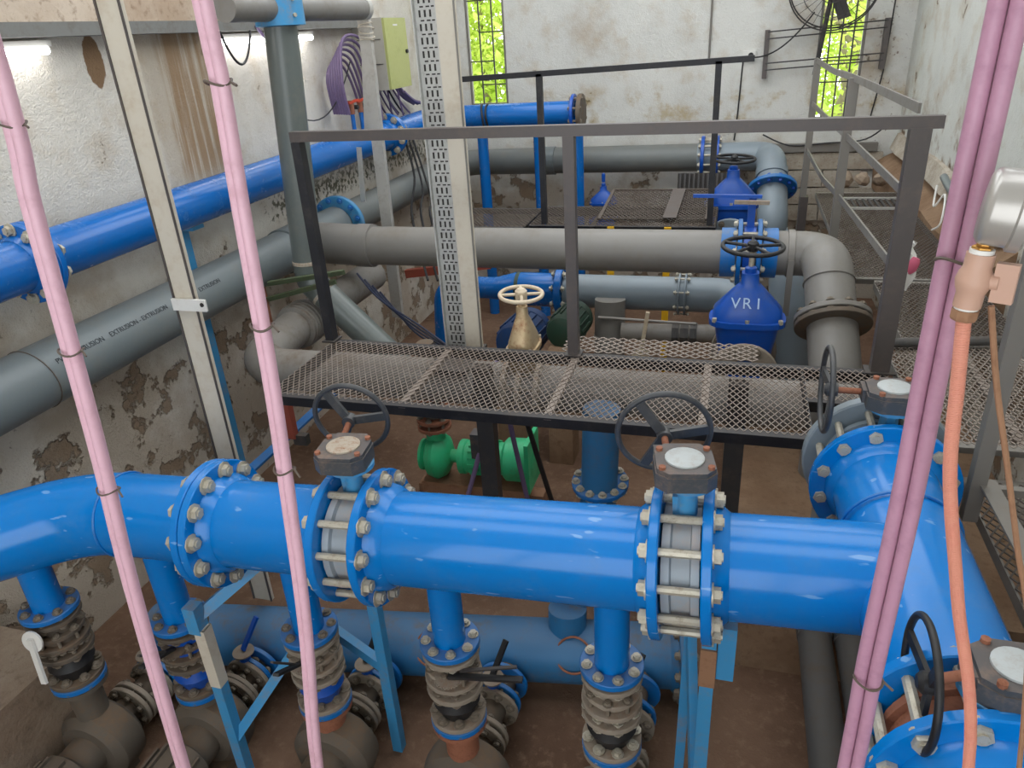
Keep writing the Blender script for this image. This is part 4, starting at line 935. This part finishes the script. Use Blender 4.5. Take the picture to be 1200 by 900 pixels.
# cabinet and cables
cb = thing('electric_cabinet', 'pale electric cabinet with a yellow-green door on the left wall', 'cabinet', (-3.47, 7.45, 1.15))
MB().bbox((-3.645, 7.2, 1.165), (-3.32, 7.72, 1.81)).build('body', 'box_grey', cb)
dr = MB().bbox((-3.32, 7.205, 1.17), (-3.295, 7.715, 1.805)).build('door', 'box_door', cb)
MB().lathe([(.018, 0), (.018, .02)], fm((-3.295, 7.66, 1.5), (1, 0, 0)), 12).build('latch', 'black_rubber', dr); MB().bbox((-3.296, 7.4, 1.735), (-3.292, 7.5, 1.75)).build('label_plate', 'white_plastic', dr)
for z in (1.4, 1.62): MB().bbox((-3.6, 7.194, z), (-3.35, 7.2, z+.006)).build('seam', 'slot_dark', cb)
for k in range(7):
    x = -3.60+.034*k; y = .034*k
    tag(MB().tube(smooth_path([(x, 6.55-y*.5, 1.02), (x, 6.5-y*.5, 1.3), (x, 6.62-y*.5, 1.44+.034*k), (x, 6.85+y*.3, 1.40+.034*k), (x, 7.02+y*.3, 1.15), (x, 7.06+y*.3, .90)], 5), .013, 7).build('control_cable', 'purple_cable'), ORD[k]+' purple control cable in the loop left of the cabinet, counted from the wall', 'cable', 'purple cables by the cabinet')
for k in range(9):
    x = -3.59+.032*k; tag(MB().tube(sag((x, 7.3+.04*(k % 5), 1.163), (x, 7.5+.08*(k % 4), .90), .02, 6), .01, 6).build('cabinet_cable', 'purple_cable' if k % 3 else 'black_cable'), ORD[k]+' thin cable under the cabinet, counted from the wall outwards', 'cable', 'cables below the cabinet')
for k in range(4):
    tag(MB().tube(smooth_path([(-3.60+.05*k, 7.85, 1.25-.05*k), (-3.60+.05*k, 8.1, 1.05-.02*k), (-3.60+.05*k, 8.42, .93)], 5), .016, 7).build('control_cable', 'purple_cable'), ORD[k]+' mauve cable right of the cabinet, counted from the wall', 'cable', 'mauve cables right of the cabinet')
for k, (y, z) in enumerate(((6.70, .9), (6.88, .9))):
    tp = thing('tap', ['small red-handled tap on the blue wall pipe, nearer one', 'small red-handled tap on the blue wall pipe, partly behind the strut'][k], 'tap', (-3.5, y, .8), 'taps on the wall pipe')
    MB().cyl((-3.5, y, .8), (-3.5, y, 1.0), .02, 10).build('stem', 'blue_wall', tp); MB().cyl((-3.5, y, 1.0), (-3.5, y, 1.12), .028, 10).build('body', 'rust', tp)
    MB().beam((-3.5, y-.05, 1.1), (-3.46, y+.07, 1.12), .03, .02).build('handle', 'red_plastic', tp); MB().lathe([(.02, 0), (.02, .04)], fm((-3.48, y+.02, 1.06), (1, 0, 0)), 10).build('cap', 'black_rubber', tp)
# wall lamps
for k, (y0, y1) in enumerate(((2.3, 3.5), (5.02, 6.3))):
    L = thing('fluorescent_lamp', ['lit fluorescent tube lamp cut by the left edge of the photo', 'lit fluorescent tube lamp on the left wall behind the hanging grey pipe'][k], 'lamp', (-3.6, (y0+y1)/2, 1.65), 'wall lamps')
    MB().bbox((-3.645, y0-.03, 1.69), (-3.57, y1+.03, 1.72)).build('housing', 'white_plastic', L)
    MB().cyl((-3.58, y0, 1.672), (-3.58, y1, 1.672), .022, 12).build('tube', 'tube_light', L)
tag(MB().tube(sag((-3.505, 4.93, 1.735), (-3.505, 5.3, 1.735), .22), .009, 8).build('lamp_cable', 'black_cable'), 'dark cable sagging below the lamp behind the pink conduit', 'cable')
tag(MB().tube(sag((-3.505, 5.38, 1.77), (-3.40, 5.62, 1.5), .03), .012, 8).build('lamp_cable', 'purple_cable'), 'mauve cable hanging beside the blue saddle', 'cable')
tag(MB().tube(sag((-3.6, 5.7, 1.2), (-3.5, 6.8, 1.45), .3), .006, 6).build('wall_wire', 'black_cable'), 'thin wire looping on the left wall towards the cabinet', 'cable')
for k in range(3): tag(MB().tube(smooth_path([(-3.3, 7.4+.1*k, .65), (-3.2+.08*k, 7.3, .3-.1*k), (-3.1+.1*k, 6.9, .0), (-2.7+.1*k, 6.2, -.45)], 5), .012, 7).build('loose_cable', 'black_cable'), ORD[k]+' black cable from the left hanging under the blue wall pipe', 'cable', 'cables under the blue pipe')
for k in range(4): tag(MB().tube(smooth_path([(-2.85+.06*k, 5.15, -.06-.05*k), (-2.6+.05*k, 5.0, -.22-.04*k), (-2.2, 4.8, -.34-.03*k), (-1.85+.03*k, 4.6, -.45-.02*k)], 5), .008, 7).build('loose_cable', 'blue_cable'), ORD[k]+' dark blue cable from the left in the clutter beside the column', 'cable', 'cables left of the column')
tag(MB().beam((-3.1, 6.6, -.52), (-2.2, 6.6, -.40), .06, .08).build('timber_batten', 'red_oxide'), 'red-brown batten lying behind the slim strut', 'batten')
tag(MB().tube(smooth_path([(-3.4, 1.75, -.1), (-3.2, 2.0, -.18), (-2.95, 2.35, -.42), (-2.7, 2.6, -.7)], 6), .014, 8).build('loose_cable', 'black_cable'), 'black cable at the left edge dropping behind the blue header', 'cable')
tag(MB().tube(sag((-2.9, 2.4, -.55), (-2.0, 2.45, -.62), .12), .008, 7).build('loose_cable', 'black_cable'), 'thin black cable looping below the blue header between the first risers', 'cable')

# ================================================================== back wall: fan, socket, conduit
fn = thing('wall_fan', 'dark industrial wall fan on a rod bracket in front of the right window', 'fan', (.85, 9.3, 1.0))
fmx = fm((.86, 9.1, 1.86), (-.15, -1, -.25))
gd = MB(); gd.torus(.44, .008, fmx, 44, 6); gd.torus(.3, .004, fmx @ Matrix.Translation((0, 0, .06)), 36, 5); gd.torus(.15, .004, fmx @ Matrix.Translation((0, 0, .09)), 28, 5); gd.torus(.44, .008, fmx @ Matrix.Translation((0, 0, -.1)), 44, 6)
for k in range(28):
    a = 2*PI*k/28; gd.tube([fmx @ Vector((.44*math.cos(a), .44*math.sin(a), 0)), fmx @ Vector((.3*math.cos(a), .3*math.sin(a), .06)), fmx @ Vector((.05*math.cos(a), .05*math.sin(a), .1))], .0025, 5)
gd.build('guard', 'dark_steel', fn)
for k in range(3):
    a = 2*PI*k/3+.9; MB().box((.2, 0, 0), (.3, .14, .006), fmx @ Matrix.Rotation(a, 4, 'Z') @ Matrix.Rotation(.4, 4, 'X')).build('blade', 'grey_low_pipe', fn)
MB().lathe([(.07, -.2), (.085, -.17), (.085, -.05), (.05, .02)], fmx, 18).build('motor', 'black_beam', fn)
MB().tube([(.86, 9.2, 1.82), (.8, 9.3, 1.2), (.78, 9.32, 1.0)], .025, 10).build('stem', 'dark_steel', fn)
for x, z0, z1 in ((.26, .97, 1.47), (1.47, 1.02, 1.52)): MB().bbox((x-.025, 9.46, z0), (x+.025, 9.545, z1)).build('bracket_bar', 'rail_steel', fn)
for z in (1.06, 1.13, 1.38, 1.45): MB().cyl((.26, 9.46, z), (1.47, 9.46, z+.05), .008, 6).build('rod', 'dark_steel', fn)
sk = thing('power_socket', 'small white socket on the back wall', 'socket', (.08, 9.54, 1.17))
MB().bbox((.01, 9.51, 1.17), (.15, 9.549, 1.27)).build('plate', 'white_plastic', sk); MB().lathe([(.03, 0), (.03, .03)], fm((.1, 9.51, 1.22), (0, -1, 0)), 12).build('plug', 'black_rubber', sk)
tag(MB().tube(sag((.11, 9.47, 1.2), (.72, 9.4, 1.62), .12), .008, 7).build('fan_cable', 'black_cable'), 'black cable from the socket to the wall fan', 'cable')
tag(MB().cyl((-.36, 9.535, 1.2), (-.34, 9.535, 3.3), .012, 8).build('conduit', 'rail_light'), 'thin grey conduit running up the back wall', 'conduit')
tag(MB().tube([(.02, 9.54, 1.17), (.0, 9.54, .6), (-.02, 9.54, .3)], .008, 6).build('socket_wire', 'black_cable'), 'thin dark wire below the socket', 'cable')
tag(MB().tube(smooth_path([(.3, 9.5, .36), (.6, 9.46, .24), (1.0, 9.44, .26), (1.4, 9.4, .3), (1.62, 9.3, .5)]), .009, 6).build('loose_cable', 'black_cable'), 'black cable lying along the steel channel at the back', 'cable')
tag(MB().tube([(1.52, 9.53, 1.75), (1.5, 9.53, 1.0), (1.42, 9.53, .4)], .007, 6).build('wall_wire', 'black_cable'), 'thin wire down the back wall next to the right corner', 'cable')
tag(MB().tube(smooth_path([(1.66, 6.9, .34), (1.64, 6.5, .3), (1.66, 6.0, .24), (1.7, 5.4, .2)]), .03, 12).build('grey_hose', 'grey_wall_pipe'), 'grey hose on the ledge at the foot of the right wall', 'hose')
tag(MB().tube(smooth_path([(1.55, 6.6, .33), (1.52, 6.45, .2), (1.57, 6.4, .3), (1.54, 6.25, .12), (1.5, 6.3, .05)]), .008, 6).build('loose_cable', 'white_plastic'), 'tangled pale wire on the right ledge', 'cable')

# ================================================================== foreground: pink conduits, hose, gauge
def conduits(label, pts, offs, r, mat, ties):
    for i, (dx, dy) in enumerate(offs):
        path = smooth_path([(x+dx, y+dy, z) for x, y, z in pts], 5)
        tag(MB().tube(path, r, 16).build('conduit', mat), label[i], 'conduit', label[-1])
    for k, j in enumerate(ties):
        p = Vector(j); w = r*2.05*1.02; b = MB(); q = []
        for a in range(25):
            t = 2*PI*a/24; q.append(p+Vector(((r*1.0+abs(offs[-1][0]-offs[0][0])/2+.002)*math.cos(t), (r+.002+abs(offs[-1][1]-offs[0][1])/2)*math.sin(t), .004*math.sin(t*2+k))))
        b.tube(q, .0022, 6); b.tube([q[0], q[0]+Vector((.015, -.008, -.005-.004*k))], .0022, 6)
        tag(b.build('wire_tie', 'tie_wire'), f'twisted wire tie {["near the top of", "halfway down", "low on"][k % 3]} the {label[-1]}', 'wire tie', 'ties of the '+label[-1])
Yc = 1.05
P1 = [(-1.16, Yc, 2.4), (-1.187, Yc, 1.60), (-1.212, Yc, 1.395), (-1.231, Yc, 1.157), (-1.257, Yc, .844), (-1.297, Yc, .487), (-1.342, Yc, -.152), (-1.37, Yc, -.8), (-1.38, Yc, ZF)]
conduits(['left pipe of the pink conduit pair at the left edge', 'right pipe of the pink conduit pair at the left edge', 'pink conduit pair at the left edge'], P1, ((-.0122, .004), (.0122, -.004)), .0126, 'pink_pipe',
         ((-1.195, Yc, 1.525), (-1.235, Yc, 1.10), (-1.264, Yc, .77)))
P2 = [(-.76, Yc, 2.4), (-.765, Yc, 1.687), (-.765, Yc, 1.571), (-.776, Yc, 1.375), (-.791, Yc, 1.061), (-.813, Yc, .773), (-.843, Yc, .448), (-.903, Yc, -.017), (-.95, Yc, -.7), (-.97, Yc, ZF)]
conduits(['left pipe of the pink conduit pair crossing the left valve', 'right pipe of the pink conduit pair crossing the left valve', 'pink conduit pair crossing the left valve'], P2, ((-.0094, .005), (.0094, -.004)), .0102, 'pink_pipe',
         ((-.767, Yc, 1.575), (-.783, Yc, 1.175), (-.803, Yc, .875)))
P3 = [(.275, 1.0, 2.4), (.272, 1.0, 1.62), (.270, 1.0, 1.225), (.272, 1.0, .957), (.269, 1.0, .653), (.271, 1.0, .407), (.27, 1.0, -.5), (.27, 1.0, ZF)]
conduits(['left pipe of the mauve conduit bundle at the right', 'right pipe of the mauve conduit bundle at the right', 'mauve conduit bundle at the right'], P3, ((-.0095, .007), (.0095, -.003)), .0106, 'mauve_pipe',
         ((.271, 1.0, 1.335), (.27, 1.0, .62)))
G = Vector((.276, .9, 1.421)); ga = Vector((.93, -.22, -.1)).normalized()
pg = thing('pressure_gauge', 'round steel pressure gauge seen from the side at the right edge', 'gauge', (.27, .9, 1.36))
gmx = fm(G-ga*.012, ga)
MB().lathe([(.034, -.004), (.0395, .0), (.041, .004), (.041, .026), (.0445, .028), (.0445, .038), (.041, .041)], gmx, 36).build('case', 'gauge_steel', pg)
MB().lathe([(.001, .0405), (.039, .0405), (.039, .042)], gmx, 32).build('dial', 'cap_white', pg)
gb = Vector((.2665, .9, 1.378))
MB().lathe([(.009, 0), (.011, .004), (.011, .012), (.007, .014), (.007, .022)], fm(gb-Vector((0, 0, .012)), (.1, 0, 1)), 6, False).build('stem', 'brass', pg)
bv = thing('ball_valve', 'tan plastic ball valve between the gauge and the orange hose', 'valve', (.266, .9, 1.3))
vm = fm((.2645, .9, 1.309), (.05, 0, 1))
MB().lathe([(.0145, 0), (.0145, .016), (.017, .022), (.019, .031), (.017, .04), (.0145, .046), (.0145, .062)], vm, 20).build('body', 'tan_plastic', bv)
MB().lathe([(.0125, -.003), (.0125, .001)], vm, 16).build('thread_tape', 'white_plastic', bv); MB().lathe([(.0125, .062), (.0125, .067)], vm, 16).build('thread_tape', 'white_plastic', bv)
MB().lathe([(.013, -.016), (.0145, -.013), (.0145, -.003)], vm, 8, False).build('hose_nut', 'timber', bv)
hn = MB(); hn.cyl(vm @ Vector((0, 0, .032)), vm @ Vector((0, 0, .032))+Vector((.022, -.010, 0)), .009, 14); hn.box(Vector(vm @ Vector((0, 0, .032)))+Vector((.027, -.012, -.0)), (.022, .010, .044), None, -.46); hn.build('handle', 'tan_plastic', bv)
hs = thing('hose', 'orange ribbed hose hanging from the tan ball valve', 'hose', (.3, .9, ZF))
hpth = smooth_path([(.264, .9, 1.30), (.273, .9, 1.212), (.288, .9, 1.081), (.33, .9, .895), (.402, .9, .577), (.42, .85, 0), (.42, .8, -.8), (.42, .8, ZF)], 8)
MB().tube(hpth, .0078, 14).build('tube', 'orange_hose', hs)
rb = MB(); d = 0
dense = []
for p, q in zip(hpth, hpth[1:]):
    n = max(1, int((q-p).length/.0026)); dense += [(p.lerp(q, k/n), (q-p).normalized()) for k in range(n)]
for p, t in dense[:330]: rb.torus(.0077, .0007, fm(p, t), 12, 4)
o = rb.build('braid_rings', 'orange_hose', hs); o['kind'] = 'stuff'
tag(MB().tube(smooth_path([(.289, .9, 1.31), (.313, .9, 1.215), (.344, .9, 1.113), (.381, .9, .989), (.428, .9, .824), (.455, .84, .5), (.44, .76, .2), (.40, .74, 0), (.40, .74, ZF)], 5), .0036, 8).build('thin_hose', 'timber'), 'thin brown tube hanging right of the orange hose', 'hose')
